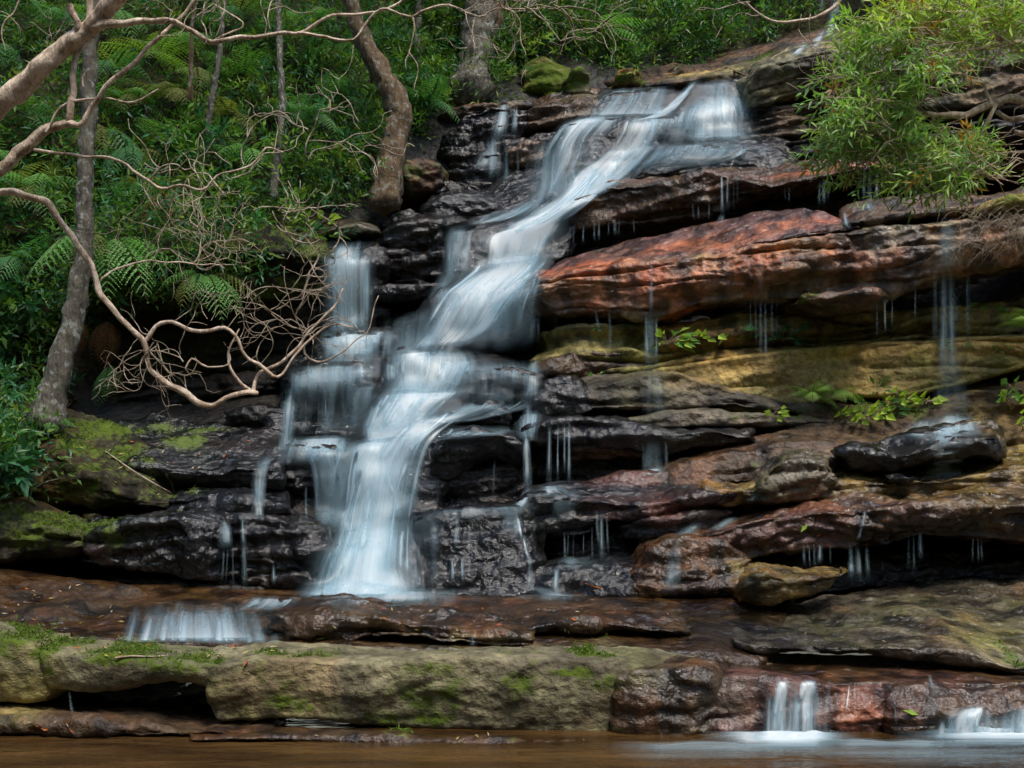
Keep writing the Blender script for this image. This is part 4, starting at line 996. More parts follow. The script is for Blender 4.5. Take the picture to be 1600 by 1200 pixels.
T('faint curtain landing on the slanted purple rock', '1022,700,1022,742,42,0.45 1005,702,1005,740,5,0.4 1040,700,1042,742,6,0.45 1022,736,1022,744,60,0.8', 'trickle')
T('thin curtain over the great slab, beside the cliff ferns', '1187,400,1187,465,8,0.28 1172,468,1172,545,4,0.4 1180,466,1181,550,4,0.45 1188,464,1192,590,9,0.6 1195,466,1198,580,6,0.5 1206,468,1206,540,4,0.4 1213,468,1213,540,4,0.4', 'trickle')
T('tall ghostly curtain at the right dropping on the glossy boulder', '1478,350,1480,430,36,0.5 1462,430,1460,560,10,0.4 1474,428,1475,600,12,0.55 1486,426,1488,610,12,0.6 1480,428,1482,650,46,0.3 1488,560,1485,665,60,0.3 1513,424,1514,570,8,0.4', 'trickle')
T('white splash on the long glossy boulder', '1488,655,1480,690,100,0.9 1500,660,1505,684,80,0.7 1450,664,1425,690,80,0.6 1485,668,1470,705,90,0.5', 'splash', mono=False)
T('white rill behind the long glossy boulder', '1478,714,1470,732,100,0.65 1480,732,1475,752,110,0.75', 'splash', mono=False)
T('sparse drips under the lower lip of the great slab', '1370,478,1371,530,3,0.4 1382,474,1386,530,4,0.5 1394,472,1392,528,3,0.4 1430,455,1430,505,3,0.35', 'trickle')
T('wispy threads at the left end of the great slab', '838,410,832,485,12,0.45 815,445,806,540,26,0.45 835,490,828,540,16,0.5 842,490,842,540,5,0.4 930,492,940,530,8,0.35 952,495,953,560,5,0.3 868,500,868,540,4,0.25', 'trickle')
T('comb of thin drips below the dark layered ledge', '897,362,897,388,4,0.5 912,360,911,386,5,0.5 928,356,928,380,4,0.5 936,355,937,378,4,0.5 951,352,951,376,4,0.5 960,350,960,374,5,0.5 968,350,968,372,3,0.5 990,352,990,368,3,0.4 1082,330,1083,346,3,0.45 1091,328,1092,346,3,0.45 1108,326,1108,346,3,0.45', 'trickle')
T('two strand thread from the dark layered ledge to the rust red slab', '1127,276,1128,346,7,0.75 1137,277,1137,346,6,0.7 1146,282,1147,340,3,0.35 1152,282,1153,336,3,0.3 1128,344,1124,352,16,0.7', 'trickle')
T('short curtain behind the leaves, nearest the falls', '1281,290,1281,324,5,0.5 1287,290,1287,324,7,0.6 1293,290,1293,324,4,0.5 1226,302,1226,320,3,0.3 1233,302,1233,320,3,0.3', 'trickle')
T('short curtain behind the leaves, under the hanging sprays', '1350,272,1350,325,9,0.5 1360,272,1358,325,7,0.45 1370,270,1370,328,5,0.7 1355,322,1358,334,30,0.6', 'trickle')
T('short curtain behind the leaves, farthest from the falls', '1418,282,1418,312,4,0.45 1424,282,1423,312,4,0.5 1431,282,1431,310,4,0.45', 'trickle')
T('little spout beside the pinkish rock', '1318,340,1326,360,14,0.75', 'trickle')
T('short threads under the purple brown block, left of the golden boulder', '1256,857,1258,888,5,0.6 1264,858,1265,888,5,0.55 1272,858,1273,888,6,0.6 1282,859,1282,888,9,0.65 1297,860,1297,885,5,0.4', 'trickle')
T('short threads under the purple brown block, right of the golden boulder', '1330,858,1330,912,12,0.6 1340,858,1342,914,14,0.6 1354,858,1357,914,10,0.55 1345,908,1345,916,44,0.6 1378,868,1378,905,3,0.4', 'trickle')
T('threads at the notch of the purple brown block', '1420,842,1421,908,6,0.55 1428,842,1428,905,5,0.5 1437,840,1440,880,7,0.5', 'trickle')
T('faint threads near the right edge under the block', '1520,850,1521,890,5,0.45 1528,850,1528,888,4,0.45 1533,850,1533,888,4,0.45 1469,852,1469,890,3,0.3', 'trickle')
T('glinting rill down the face of the purple brown block', '1352,806,1346,835,8,0.55 1346,832,1340,845,6,0.4', 'trickle')
T('thin threads right of the falls foot', '706,880,708,928,6,0.5 722,878,724,925,5,0.5 732,878,734,922,4,0.45 650,875,652,925,7,0.5 655,855,655,885,5,0.4 715,812,712,870,9,0.3 735,812,733,870,6,0.3', 'trickle')
T('long drips under the big dark boulder', '668,752,672,798,4,0.4 676,754,678,795,3,0.35 773,726,770,790,4,0.35 683,756,684,796,3,0.35', 'trickle')
T('twin fall at the foot of the left wall', '353,822,350,862,26,0.6 350,862,344,920,4,0.4 356,860,354,922,4,0.45 364,860,365,922,4,0.45 378,815,380,860,9,0.75 380,858,384,926,12,0.65 427,890,427,922,7,0.5', 'trickle')
T('trickle from the left shelf into the twin fall', '402,790,402,816,24,0.6 400,740,402,795,20,0.55', 'trickle')
T('small glinting leak in the hollow under the ledge', '108,1088,116,1122,8,0.5 104,1092,100,1110,10,0.4', 'trickle')
T('high stream sliding down the top slab', '1306,6,1303,36,24,0.8 1302,30,1290,66,22,0.95 1290,56,1258,80,24,0.9 1262,72,1234,90,18,0.85 1285,0,1283,22,10,0.5', 'trickle', mono=False)
low = empty('waterfall', P(310, 1002, 8.3), 'wide low fall over the brown slab at the left', 'waterfall')
cascade('225,938,395,936,0.35 210,962,405,958,0.6 192,1004,425,1004,0.85', low, edge=0.1, head=0.4, tail=0.03, power=1.0)
spill(low, 215, 400, 934, 1004, 26, 3, fan=0.14, w=(10, 30), d=(0.3, 0.8), uneven=30)
spill(low, 330, 440, 985, 1006, 6, 5, w=(14, 26), d=(0.35, 0.6), uneven=8)
cascade('380,930,480,932,0.8 370,942,470,944,0.75 350,955,450,955,0.5', low, edge=0.2, power=1.2)
rib = empty('waterfall', P(1240, 1160, 7.65), 'pair of white ribbons over the purple rock face', 'waterfall')
cascade('1214,1058,1236,1058,0.9 1210,1072,1236,1072,1.0 1206,1110,1230,1110,0.9 1198,1168,1230,1168,1.0', rib, edge=0.2, head=0.1, tail=0.01, power=1.0, step=3)
cascade('1246,1058,1280,1058,0.9 1246,1072,1280,1072,1.0 1243,1110,1277,1110,0.92 1238,1168,1280,1168,1.0', rib, edge=0.2, head=0.1, tail=0.01, power=1.0, step=3)
spill(rib, 1196, 1300, 1060, 1166, 11, 9, w=(10, 24), d=(0.4, 0.9), uneven=14)
cascade('1190,1062,1300,1062,0.5 1195,1100,1300,1100,0.4 1190,1168,1300,1168,0.6', rib, edge=0.2, head=0.2, tail=0.01, power=1.0, step=3)
T('thin twin thread right of the white ribbons', '1328,1075,1320,1120,7,0.75 1336,1076,1332,1108,4,0.6 1296,1072,1292,1110,6,0.45', 'trickle')
brk = empty('waterfall', P(1540, 1150, 7.55), 'broken white fall at the right edge', 'waterfall')
spill(brk, 1470, 1690, 1090, 1156, 24, 8, fan=0.0, w=(14, 40), d=(0.45, 0.95), uneven=30)
cascade('1500,1100,1545,1100,0.8 1480,1128,1540,1125,1.0 1460,1152,1550,1152,1.0', brk, edge=0.2, head=0.2, tail=0.01, power=1.0, step=4)
cascade('1570,1096,1700,1096,0.8 1565,1152,1700,1152,1.0', brk, edge=0.15, head=0.2, tail=0.01, power=1.0, step=4)
T('small rill in the gap behind the ledge', '738,1000,740,1012,16,0.7', 'trickle', mono=False)
T('trickle beside the leaf at the right', '1398,1100,1402,1138,6,0.5 1452,1064,1458,1078,10,0.5', 'trickle')

# the pool, brown with leaf tannin
n = 260
xs = np.concatenate([np.linspace(-40, -6, 30), np.linspace(-5.9, 5.9, 240), np.linspace(6, 40, 30)])
ys = np.concatenate([np.linspace(-30, 5.5, 40), np.linspace(5.6, 9.4, 90)])
X, Yg = np.meshgrid(xs, ys)
Z = 0.010 * perlin(np.stack([X * 0.7, Yg * 3.0, 0 * X], -1)) + 0.006 * perlin(np.stack([X * 1.6, Yg * 7.0, 0 * X + 4], -1))
pool = mesh_obj('pool_water', np.stack([X, Yg, Z], -1).reshape(-1, 3), grid_faces(*X.shape), M_POOL)
tag(pool, 'smooth brown pool in front of the ledge', None, None, 'structure')
# white water where the ribbons land
def foam(label, spots, dens):
    sh = []
    for (x0, x1, y0, y1, d) in spots:
        nu, nv = 60, 24
        u, v = np.meshgrid(np.linspace(0, 1, nu), np.linspace(0, 1, nv))
        px = x0 + (x1 - x0) * u; py = y0 + (y1 - y0) * v
        Yp = (H - 0.03) * F / (py - HY)
        hgt = 0.035 * np.exp(-((v - 0.25) / 0.25) ** 2) * np.sin(np.pi * u) ** 0.5 * (0.6 + perlin(np.stack([u * 5, v * 2, 0 * u + x0], -1)))
        V = PA(np.stack([px, py, Yp], -1)); V[..., 2] += np.clip(hgt, 0, 1) * d
        D = d * np.clip(np.minimum(u, 1 - u) / 0.3, 0, 1) * np.clip(v / 0.15, 0, 1) * np.clip((1 - v) / 0.55, 0, 1)
        _seed[0] += 1
        UV = np.stack([V[..., 1] * 1.2 + _seed[0], V[..., 0] * 0.8], -1)
        sh.append((V.reshape(-1, 3), grid_faces(nv, nu), D.ravel(), UV.reshape(-1, 2)))
    return tag(water_obj('foam', sh), label, 'foam')
foam('white foam streak under the pair of ribbons', [(1090, 1350, 1142, 1180, 0.9), (1150, 1325, 1144, 1174, 1.0), (1170, 1310, 1145, 1172, 1.0), (940, 1240, 1158, 1190, 0.6)], 1)
foam('bright white water at the right edge of the pool', [(1390, 1780, 1126, 1180, 0.9), (1440, 1800, 1132, 1168, 1.0), (1455, 1800, 1133, 1166, 1.0), (1240, 1540, 1154, 1192, 0.6), (1300, 1700, 1170, 1200, 0.5)], 1)
# ------------------------------------------------------------------ unseen far bank behind the viewer, added and shaped to block low sky light
X, A = np.meshgrid(np.linspace(-1, 1, 61), np.linspace(0, 1, 25))
th = X * math.radians(128)
rr = 9.5 + 26 * A ** 1.1
Vb = np.stack([rr * np.sin(th) * 1.15, 3.0 - rr * np.cos(th), -0.6 + 26.0 * A ** 0.72], -1).reshape(-1, 3)
Vb += 0.8 * np.stack([perlin(Vb * 0.4), perlin(Vb * 0.4 + 9), perlin(Vb * 0.4 + 20)], -1)
cb = np.array(COL['soil']) * (1 + 0.6 * perlin(Vb * 0.7))[:, None] + np.array([0.005, 0.012, 0.002])
bank = mesh_obj('unseen_hillside', Vb, grid_faces(*X.shape), M_ROCK, None, attrs=dict(Col=cb, wet=np.zeros(len(Vb)), moss=np.full(len(Vb), 0.6)))
tag(bank, 'unseen far bank around the pool, added to block low sky light', None, None, 'structure')

# ------------------------------------------------------------------ leaves
UP = np.array([0, 0, 1.0])
def unit(a):
    return a / (np.linalg.norm(a, axis=-1, keepdims=True) + 1e-9)

def leaves(pos, d, length, width, col, rnd, droop=0.15, up=UP):
    """folded pointed leaves: 5 points and 4 triangles each"""
    n = len(pos)
    d = unit(d)
    nn = unit(up + 0.55 * rnd.normal(size=(n, 3)))
    nn = unit(nn - (nn * d).sum(1)[:, None] * d)
    s = np.cross(d, nn)
    l = np.broadcast_to(length, (n,))[:, None]; w = np.broadcast_to(width, (n,))[:, None]
    b = pos
    mid = pos + d * l * 0.5 - nn * w * 0.22
    tip = pos + d * l - nn * l * droop
    lf = pos + d * l * 0.42 + s * w * 0.5 + nn * w * 0.08
    rt = pos + d * l * 0.42 - s * w * 0.5 + nn * w * 0.08
    V = np.stack([b, lf, mid, rt, tip], 1).reshape(-1, 3)
    t = np.array([[0, 2, 1], [1, 2, 4], [0, 3, 2], [3, 4, 2]])
    T = (np.arange(n)[:, None, None] * 5 + t[None]).reshape(-1, 3)
    C = np.repeat(col, 5, 0)
    return V, T, C

def sprays(base, d, length, k, leaf, wid, col, rnd, droop=0.3, stemcol=None):
    """twigs carrying k leaves each; returns one leaf mesh"""
    m = len(base)
    d = unit(d)
    A = unit(np.cross(d, np.array([0.31, 0.2, 0.93]))); Bv = np.cross(d, A)
    t = (np.arange(k) + 0.6) / k
    L = np.broadcast_to(length, (m,))
    pos = base[:, None] + d[:, None] * (L[:, None] * t[None])[..., None]
    pos[..., 2] -= droop * L[:, None] * t[None] ** 2
    ang = np.arange(k)[None] * 2.4 + rnd.uniform(0, 6.28, (m, 1))
    out = np.cos(ang)[..., None] * A[:, None] + np.sin(ang)[..., None] * Bv[:, None]
    tt = t[None, :, None]
    ld = d[:, None] * (0.35 + 0.7 * tt) + out * (0.95 - 0.35 * tt) + np.array([0, 0, 0.12])
    ld[..., 2] -= droop * tt[..., 0] * 0.9
    c = np.repeat(col[:, None], k, 1) * (0.75 + 0.5 * rnd.random((m, k, 1)))
    sz = 0.7 + 0.6 * rnd.random(m * k)
    return leaves(pos.reshape(-1, 3), ld.reshape(-1, 3), leaf * sz, wid * sz, c.reshape(-1, 3), rnd)

GREEN = np.array([[0.052, 0.120, 0.024], [0.095, 0.195, 0.036], [0.155, 0.230, 0.038], [0.045, 0.150, 0.070], [0.185, 0.240, 0.045], [0.022, 0.058, 0.020]])
def greens(n, rnd, pick=None):
    w = pick if pick is not None else [0.25, 0.28, 0.17, 0.13, 0.05, 0.12]
    return GREEN[rnd.choice(len(GREEN), n, p=np.array(w) / sum(w))] * (0.7 + 0.6 * rnd.random((n, 1)))

def inside(px, py, poly):
    c = np.zeros(len(px), bool)
    for (x0, y0), (x1, y1) in zip(poly, poly[1:] + poly[:1]):
        m = ((y0 > py) != (y1 > py)) & (px < (x1 - x0) * (py - y0) / (y1 - y0 + 1e-9) + x0)
        c ^= m
    return c

# undergrowth: the mass of leaves that covers the left bank and the slope above the falls
def undergrowth(label, poly, n, seed, leafs, lift, k=9, tl=0.42, pick=None, wide=0.30):
    rnd = np.random.default_rng(seed)
    xs = [p[0] for p in poly]; ys = [p[1] for p in poly]
    px = rnd.uniform(min(xs), max(xs), n * 4); py = rnd.uniform(min(ys), max(ys), n * 4)
    ok = inside(px, py, poly)
    clump = perlin(np.stack([px * 0.016, py * 0.02, 0 * px + seed], -1)) + 0.5 * perlin(np.stack([px * 0.04, py * 0.05, 0 * px + seed], -1))
    ok &= clump > -0.12
    px, py, clump = px[ok][:n], py[ok][:n], clump[ok][:n]
    P0, N0 = [], []
    keep = []
    for i, (x, y) in enumerate(zip(px, py)):
        loc, nr = hit(x, y)
        if loc is None: continue
        P0.append(loc); N0.append(nr); keep.append(i)
    P0 = np.array(P0); clump = clump[keep]
    m = len(P0)
    out = rnd.random(m) ** 1.3 * lift * (0.5 + np.clip(clump, 0, 1) * 1.6)
    base = P0 + np.stack([rnd.normal(0, 0.12, m), -out, out * 0.35 + rnd.normal(0, 0.1, m)], -1)
    d = np.stack([rnd.normal(0, 0.75, m), -0.55 + rnd.normal(0, 0.4, m), 0.35 + rnd.normal(0, 0.45, m)], -1)
    hue = perlin(P0 * 0.9 + seed) > 0.05
    col = np.where(hue[:, None], greens(m, rnd, pick), greens(m, rnd, [0.2, 0.35, 0.05, 0.3, 0.02, 0.1]))
    big = 0.75 + 0.7 * (perlin(P0 * 1.3 + 5 + seed) > 0)
    V, T, C = sprays(base, d, tl * (0.6 + 0.8 * rnd.random(m)), k, leafs, leafs * wide, col, rnd)
    o = mesh_obj('undergrowth', V, T, M_LEAF, None, attrs=dict(Col=C), smooth=False)
    return tag(o, label, 'undergrowth', None, 'stuff')

undergrowth('dense dark green undergrowth covering the left bank', [(-250, -200), (560, -200), (620, 60), (600, 230), (640, 300), (500, 345), (470, 400), (330, 470), (150, 520), (60, 560), (-250, 620)], 5200, 21, 0.115, 0.75)
undergrowth('shadowy undergrowth at the left edge above the mossy bank', [(-250, 540), (60, 560), (95, 640), (70, 720), (60, 780), (-250, 800)], 900, 22, 0.11, 0.55, pick=[0.35, 0.2, 0.05, 0.3, 0, 0.1])
undergrowth('leafy slope above the head of the falls', [(540, -200), (1300, -200), (1280, 30), (1180, 70), (1090, 85), (980, 100), (920, 95), (820, 95), (740, 150), (640, 180), (610, 60)], 3600, 23, 0.13, 0.7, pick=[0.28, 0.25, 0.2, 0.05, 0.07, 0.15])
undergrowth('low leaves round the foot of the stout trunk', [(620, 60), (840, 60), (830, 110), (790, 150), (740, 160), (680, 190), (640, 230), (610, 150)], 700, 26, 0.10, 0.3, pick=[0.3, 0.3, 0.2, 0.05, 0.05, 0.1])
undergrowth('small leaves and litter plants above the lip of the falls', [(900, 60), (1120, 50), (1100, 95), (1010, 112), (930, 112), (900, 100)], 500, 27, 0.09, 0.2, pick=[0.3, 0.3, 0.2, 0.0, 0.1, 0.1], k=7, tl=0.3)
undergrowth('leafy slope above the right hand rocks', [(1290, -200), (1900, -200), (1900, 30), (1500, 30), (1300, 20)], 900, 24, 0.13, 0.6)
undergrowth('small leaves along the gully left of the upper falls', [(600, 90), (690, 120), (740, 150), (690, 180), (640, 235), (560, 310), (500, 335), (480, 300), (560, 200)], 620, 25, 0.08, 0.35, pick=[0.3, 0.3, 0.2, 0.1, 0.05, 0.05])

# moss: short cushions of fine blades where it grows thick
rnd = np.random.default_rng(31)
MV = []
for o in [x for x in bpy.data.objects if x.name.startswith(('rock_ledge', 'boulder'))]:
    me = o.data
    mo = np.zeros(len(me.vertices), np.float32); me.attributes['moss'].data.foreach_get('value', mo)
    if mo.max() < 0.5: continue
    co = np.zeros(len(mo) * 3, np.float32); me.vertices.foreach_get('co', co)
    nn = np.zeros(len(mo) * 3, np.float32); me.vertices.foreach_get('normal', nn)
    co = co.reshape(-1, 3) + np.array(o.matrix_world.translation if o.parent is None else o.location); nn = nn.reshape(-1, 3)
    k = (mo > 0.55) & (nn[:, 1] < 0.35)
    MV.append(np.hstack([co[k], nn[k]]))
MV = np.concatenate(MV)
MV = MV[rnd.integers(0, len(MV), 60000)]
b = MV[:, :3] + rnd.normal(0, 0.012, (len(MV), 3))
dd = MV[:, 3:] + 0.7 * rnd.normal(size=(len(MV), 3)) + np.array([0, 0, 0.3])
mc = np.array([0.095, 0.150, 0.018]) * (0.4 + 1.1 * rnd.random((len(b), 1)))
V, T, C = leaves(b, dd, 0.042 * (0.5 + rnd.random(len(b))), 0.010, mc, rnd)
tag(mesh_obj('moss', V, T, M_FERN, None, attrs=dict(Col=C), smooth=False), 'green moss cushions on the ledges and banks', 'moss', None, 'stuff')

# ------------------------------------------------------------------ ferns
def frond_mesh(name, col, droop, pairs=16, seed=0):
    rnd = np.random.default_rng(seed)
    bt = Batch()
    t = np.linspace(0, 1, 14)
    path = np.stack([t - 0.12 * droop * t ** 2, 0 * t, 0.42 * t - droop * t ** 2 * 0.85], -1)
    def at(s): return np.array([np.interp(s, t, path[:, k]) for k in range(3)])
    V, Q, T = tube(path, np.linspace(0.008, 0.002, 14), 4)
    bt.add(V, Q, T, np.array([0.07, 0.055, 0.02]))
    for i in range(pairs):
        s = 0.14 + 0.85 * i / (pairs - 1)
        ln = 0.27 * (math.sin(math.pi * min(1, 0.18 + s * 0.86)) ** 0.75) * (0.9 + 0.2 * rnd.random()) + 0.012
        tg = unit(at(min(1, s + 0.02)) - at(s - 0.02)); b = at(s)
        for sd in (-1, 1):
            side = np.array([0, sd, 0.0])
            ax = unit(0.42 * tg + 0.95 * side + np.array([0, 0, -0.22 - 0.2 * droop]))
            nrm = unit(np.cross(tg, side) * sd * -1)
            if nrm[2] < 0: nrm = -nrm
            k = 9
            js = (np.arange(k) + 0.3) / k
            for sg in (-1, 1):
                fw = unit(np.cross(nrm, ax)) * sg
                w = (0.055 * ln * (1.1 - js) + 0.003) * (0.75 + 0.5 * (np.arange(k) % 2))
                p0 = b + ax * (ln * js)[:, None] - np.array([0, 0, 0.25 * ln]) * (js ** 2)[:, None]
                p1 = p0 + ax * (ln / k * 0.95)
                q1 = p1 + fw * w[:, None] + ax * (ln * 0.03); q0 = p0 + fw * w[:, None] * 0.85 + ax * (ln * 0.05)
                Vp = np.stack([p0, p1, q1, q0], 1).reshape(-1, 3)
                Qp = np.arange(k)[:, None] * 4 + np.array([[0, 1, 2, 3]])
                cc = np.array(col) * (0.8 + 0.4 * rnd.random()) * (0.9 + 0.25 * s)
                bt.add(Vp, Qp, None, cc)
    return mesh_data(name, np.concatenate(bt.V), [np.concatenate(bt.Q), np.concatenate(bt.T)], M_FERN, smooth=False, attrs={'Col': np.concatenate(bt.C)})

FCOL = dict(green=(0.125, 0.290, 0.070), deep=(0.075, 0.210, 0.075), lime=(0.230, 0.370, 0.085), olive=(0.170, 0.185, 0.050), brown=(0.220, 0.095, 0.038))
FROND = {(c, k): frond_mesh('frond', FCOL[c], dr, seed=i * 5 + k) for i, c in enumerate(FCOL) for k, dr in enumerate((0.5, 0.85, 1.25))}
def fern(label, px, py, size, n, col='green', out=0.25, lean=0.0, arc=(-160, -20), droop=None, tilt=0.15, group='ferns', seed=0):
    """fronds fan out from one crown; arc is the range of headings in degrees (-90 points at the viewer)"""
    rnd = np.random.default_rng(int(px * 7 + py))
    loc, nr = hit(px, py)
    b = np.array(loc) + np.array([0, -out, 0.05])
    e = empty('fern', b, label, 'fern', group)
    for i in range(n):
        h = math.radians(arc[0] + (arc[1] - arc[0]) * (i + 0.5 + rnd.uniform(-0.35, 0.35)) / n)
        c = col if rnd.random() > 0.12 else ('olive' if col != 'brown' else 'brown')
        me = FROND[(c, droop if droop is not None else int(rnd.integers(0, 3)))]
        f = bpy.data.objects.new('frond', me)
        f.location = b
        f.rotation_euler = (rnd.normal(0, 0.15), -tilt + rnd.normal(0, 0.18), h)
        f.scale = (size * rnd.uniform(0.75, 1.15),) * 3
        link(f, e)
        f.location = (0, 0, 0); f.matrix_parent_inverse = Matrix.Identity(4)
    return e

GF = 'ferns on the left bank'
fern('large bright fern spilling over the bank beside the grey trunk', 190, 405, 1.05, 9, 'green', 0.5, arc=(-150, 20), droop=2, group=GF)
fern('bright green fern hanging behind the tangle of dead twigs', 335, 455, 0.75, 7, 'green', 0.5, arc=(-150, -10), droop=2, group=GF)
fern('pale yellow green fern fan near the top left, below the branch fork', 262, 118, 0.95, 8, 'lime', 0.5, group=GF)
fern('fern fan right of the thin dark trunk near the top', 330, 95, 0.8, 7, 'green', 0.45, group=GF)
fern('feathery fern under the diagonal branch', 235, 195, 0.9, 8, 'green', 0.5, group=GF)
fern('fern with long fronds right of the grey trunk', 180, 235, 0.9, 7, 'deep', 0.45, arc=(-140, 10), group=GF)
fern('olive fern with drooping fronds in the middle of the bank', 285, 180, 0.85, 7, 'olive', 0.55, group=GF)
fern('fern behind the wavy pale branch', 225, 265, 0.85, 7, 'deep', 0.5, droop=2, group=GF)
fern('ferny clump left of the grey trunk, under the tan limb', 60, 200, 0.95, 8, 'deep', 0.4, group=GF)
fern('ferny clump against the left edge at mid bank', 40, 335, 0.9, 7, 'deep', 0.4, group=GF)
fern('fern tuft at the top left corner behind the tan limb', 55, 25, 0.9, 7, 'green', 0.4, group=GF)
fern('rusty fern below the thin leaning trunk', 375, 205, 0.75, 6, 'olive', 0.45, group=GF)
fern('dead brown fern hanging beside the pale twigs', 290, 330, 0.75, 4, 'brown', 0.5, arc=(-130, -50), droop=2, tilt=-0.3, group=GF)
fern('dead rust brown fronds hanging under the grey trunk', 150, 515, 0.6, 4, 'brown', 0.5, arc=(-130, -50), droop=2, tilt=-0.5, group=GF)
fern('dead brown frond skirt left of the lower limb', 196, 515, 0.6, 3, 'brown', 0.5, arc=(-120, -60), droop=2, tilt=-0.5, group=GF)
fern('narrow green fronds dangling below the lower limb', 198, 585, 0.5, 4, 'green', 0.45, arc=(-120, -60), droop=2, tilt=-0.4, group=GF)
fern('fern tuft right of the thin pale trunk', 462, 205, 0.7, 6, 'deep', 0.4, group=GF)
fern('fern fan in the dark above the mossy edge', 405, 270, 0.75, 6, 'green', 0.45, group=GF)
fern('small lime fern on the mossy edge above the left falls', 455, 330, 0.4, 6, 'lime', 0.25, group=GF)
fern('fern at the foot of the curved brown trunk', 672, 180, 0.7, 7, 'deep', 0.3, group=GF)
fern('two tone little fern at the foot of the grey trunk', 92, 668, 0.36, 6, 'green', 0.2, group=GF)
fern('fern spray behind the branch near the top middle', 430, 90, 0.8, 6, 'deep', 0.4, group=GF)
fern('fern left of the curved brown trunk', 520, 130, 0.8, 6, 'deep', 0.4, group=GF)
FERN_AT = ['against the left edge under the tan limb', 'left of the grey trunk at mid height', 'just right of the grey trunk near the top', 'under the long horizontal branch, right of the thin trunks', 'left of the slim pale trunk at mid height', 'below the thin leaning trunk, left of it', 'above the dead brown fern', 'right of the dead brown fern', 'left of the curved trunk, above the horizontal branch', 'between the slim pale trunk and the curved trunk, low down', 'above the glossy dark shrub at the left edge', 'under the crossing of the diagonal branches', 'at the top, left of the thin leaning trunk', 'at the top, right of the slim pale trunk', 'at the left edge between the two lower limbs', 'just left of the foot of the curved trunk', 'at the top behind the tan fork', 'right beside the thin leaning trunk, yellowish']
for i, (fx, fy, fs, fc) in enumerate([(20, 110, 0.8, 'deep'), (100, 320, 0.8, 'green'), (205, 60, 0.85, 'green'), (385, 60, 0.8, 'deep'), (395, 150, 0.8, 'green'), (300, 240, 0.75, 'green'),
        (250, 320, 0.7, 'deep'), (375, 320, 0.6, 'green'), (490, 70, 0.8, 'green'), (500, 210, 0.7, 'deep'), (60, 430, 0.75, 'deep'), (200, 140, 0.85, 'deep'), (300, 20, 0.8, 'deep'), (440, 20, 0.8, 'green'),
        (20, 270, 0.8, 'green'), (545, 190, 0.6, 'deep'), (130, 60, 0.8, 'deep'), (330, 150, 0.8, 'lime')]):
    fern('fern in the undergrowth ' + FERN_AT[i], fx, fy, fs, 6, fc, 0.55, group='ferns lost in the undergrowth')
fern('arching fern with one broad frond above the mossy slab', 925, 78, 1.0, 5, 'green', 0.5, arc=(-60, 20), droop=1, group='ferns on the cliff')
GC = 'ferns on the cliff'
fern('spiky lime fern tuft under the ochre wall, the left of two', 1265, 630, 0.34, 11, 'lime', 0.1, arc=(-190, 10), group=GC, tilt=0.4)
fern('spiky lime fern tuft under the ochre wall, the right of two', 1298, 625, 0.34, 10, 'lime', 0.1, arc=(-190, 10), group=GC, tilt=0.4)
fern('fern poking in at the right edge above the ochre wall', 1598, 525, 0.45, 5, 'lime', 0.2, arc=(-190, -120), group=GC, tilt=0.5, droop=1)

# ------------------------------------------------------------------ shrubs and seedlings with leaves one can make out
def leaf_proto(name, col, wid):
    rnd = np.random.default_rng(3)
    V, T, C = leaves(np.zeros((1, 3)), np.array([[1.0, 0, 0.0]]), 1.0, wid, np.array([col]), rnd, 0.2)
    return mesh_data(name, V, T, M_LEAF, smooth=False, attrs={'Col': C})
LCOL = dict(dark=(0.06, 0.16, 0.045), mid=(0.13, 0.29, 0.06), lime=(0.32, 0.45, 0.06), teal=(0.06, 0.19, 0.10), rust=(0.26, 0.10, 0.03))
LEAFS = {k: leaf_proto('leaf', c, 0.34) for k, c in LCOL.items()}
LEAFR = {k: leaf_proto('leaf', c, 0.75) for k, c in LCOL.items()}
def seedling(label, spots, leaf, n, col='mid', rounds=False, spread=0.1, group='small plants on the rock', second=None):
    loc, nr = hit(*spots[0])
    e = empty('plant', loc, label, 'plant', group)
    rnd = np.random.default_rng(int(spots[0][0] * 3 + spots[0][1]))
    bt = Batch()
    for sx, sy in spots:
        l2, n2 = hit(sx, sy)
        b = np.array(l2)
        for i in range(max(1, n // len(spots))):
            d = np.array([rnd.normal(0, 1), -0.6 + rnd.normal(0, 0.3), rnd.uniform(-0.1, 1.0)]); d = unit(d)
            tip = b + d * spread * rnd.uniform(0.4, 1.2) + np.array([0, -0.03, 0.02])
            V, Q, T = tube(np.stack([b, (b + tip) / 2 + [0, 0, 0.02], tip]), [0.003, 0.0025, 0.002], 4)
            bt.add(V, Q, T)
            c = col if (second is None or rnd.random() > 0.3) else second
            o = bpy.data.objects.new('leaf', (LEAFR if rounds else LEAFS)[c])
            link(o, e)
            o.matrix_parent_inverse = Matrix.Identity(4)
            o.location = tip - np.array(loc)
            dd = d + np.array([0, -0.2, -0.45 * rnd.random()])
            q = Vector(dd).to_track_quat('X', 'Z')
            o.rotation_mode = 'QUATERNION'; o.rotation_quaternion = q
            o.scale = (leaf * rnd.uniform(0.85, 1.5),) * 3
    bt.obj('stem', M_TWIG, e)
    return e
seedling('bright green bushy seedling on the rock below the overhang', [(1048, 545), (1060, 540), (1042, 540)], 0.13, 34, 'mid', second='lime', spread=0.16)
seedling('yellow and green seedling leaves right of the bushy one', [(1092, 535), (1110, 528)], 0.11, 9, 'lime', True, second='rust', spread=0.09)
seedling('seedling with a rusty leaf left of the thin curtain', [(1135, 535), (1150, 520), (1158, 538)], 0.11, 12, 'mid', True, second='rust', spread=0.1)
seedling('dark star leaved seedling right of the thin curtain', [(1222, 535), (1232, 540)], 0.13, 14, 'teal', spread=0.1)
seedling('small dark seedling high in the shadow under the slab', [(1244, 522)], 0.11, 6, 'teal', spread=0.08)
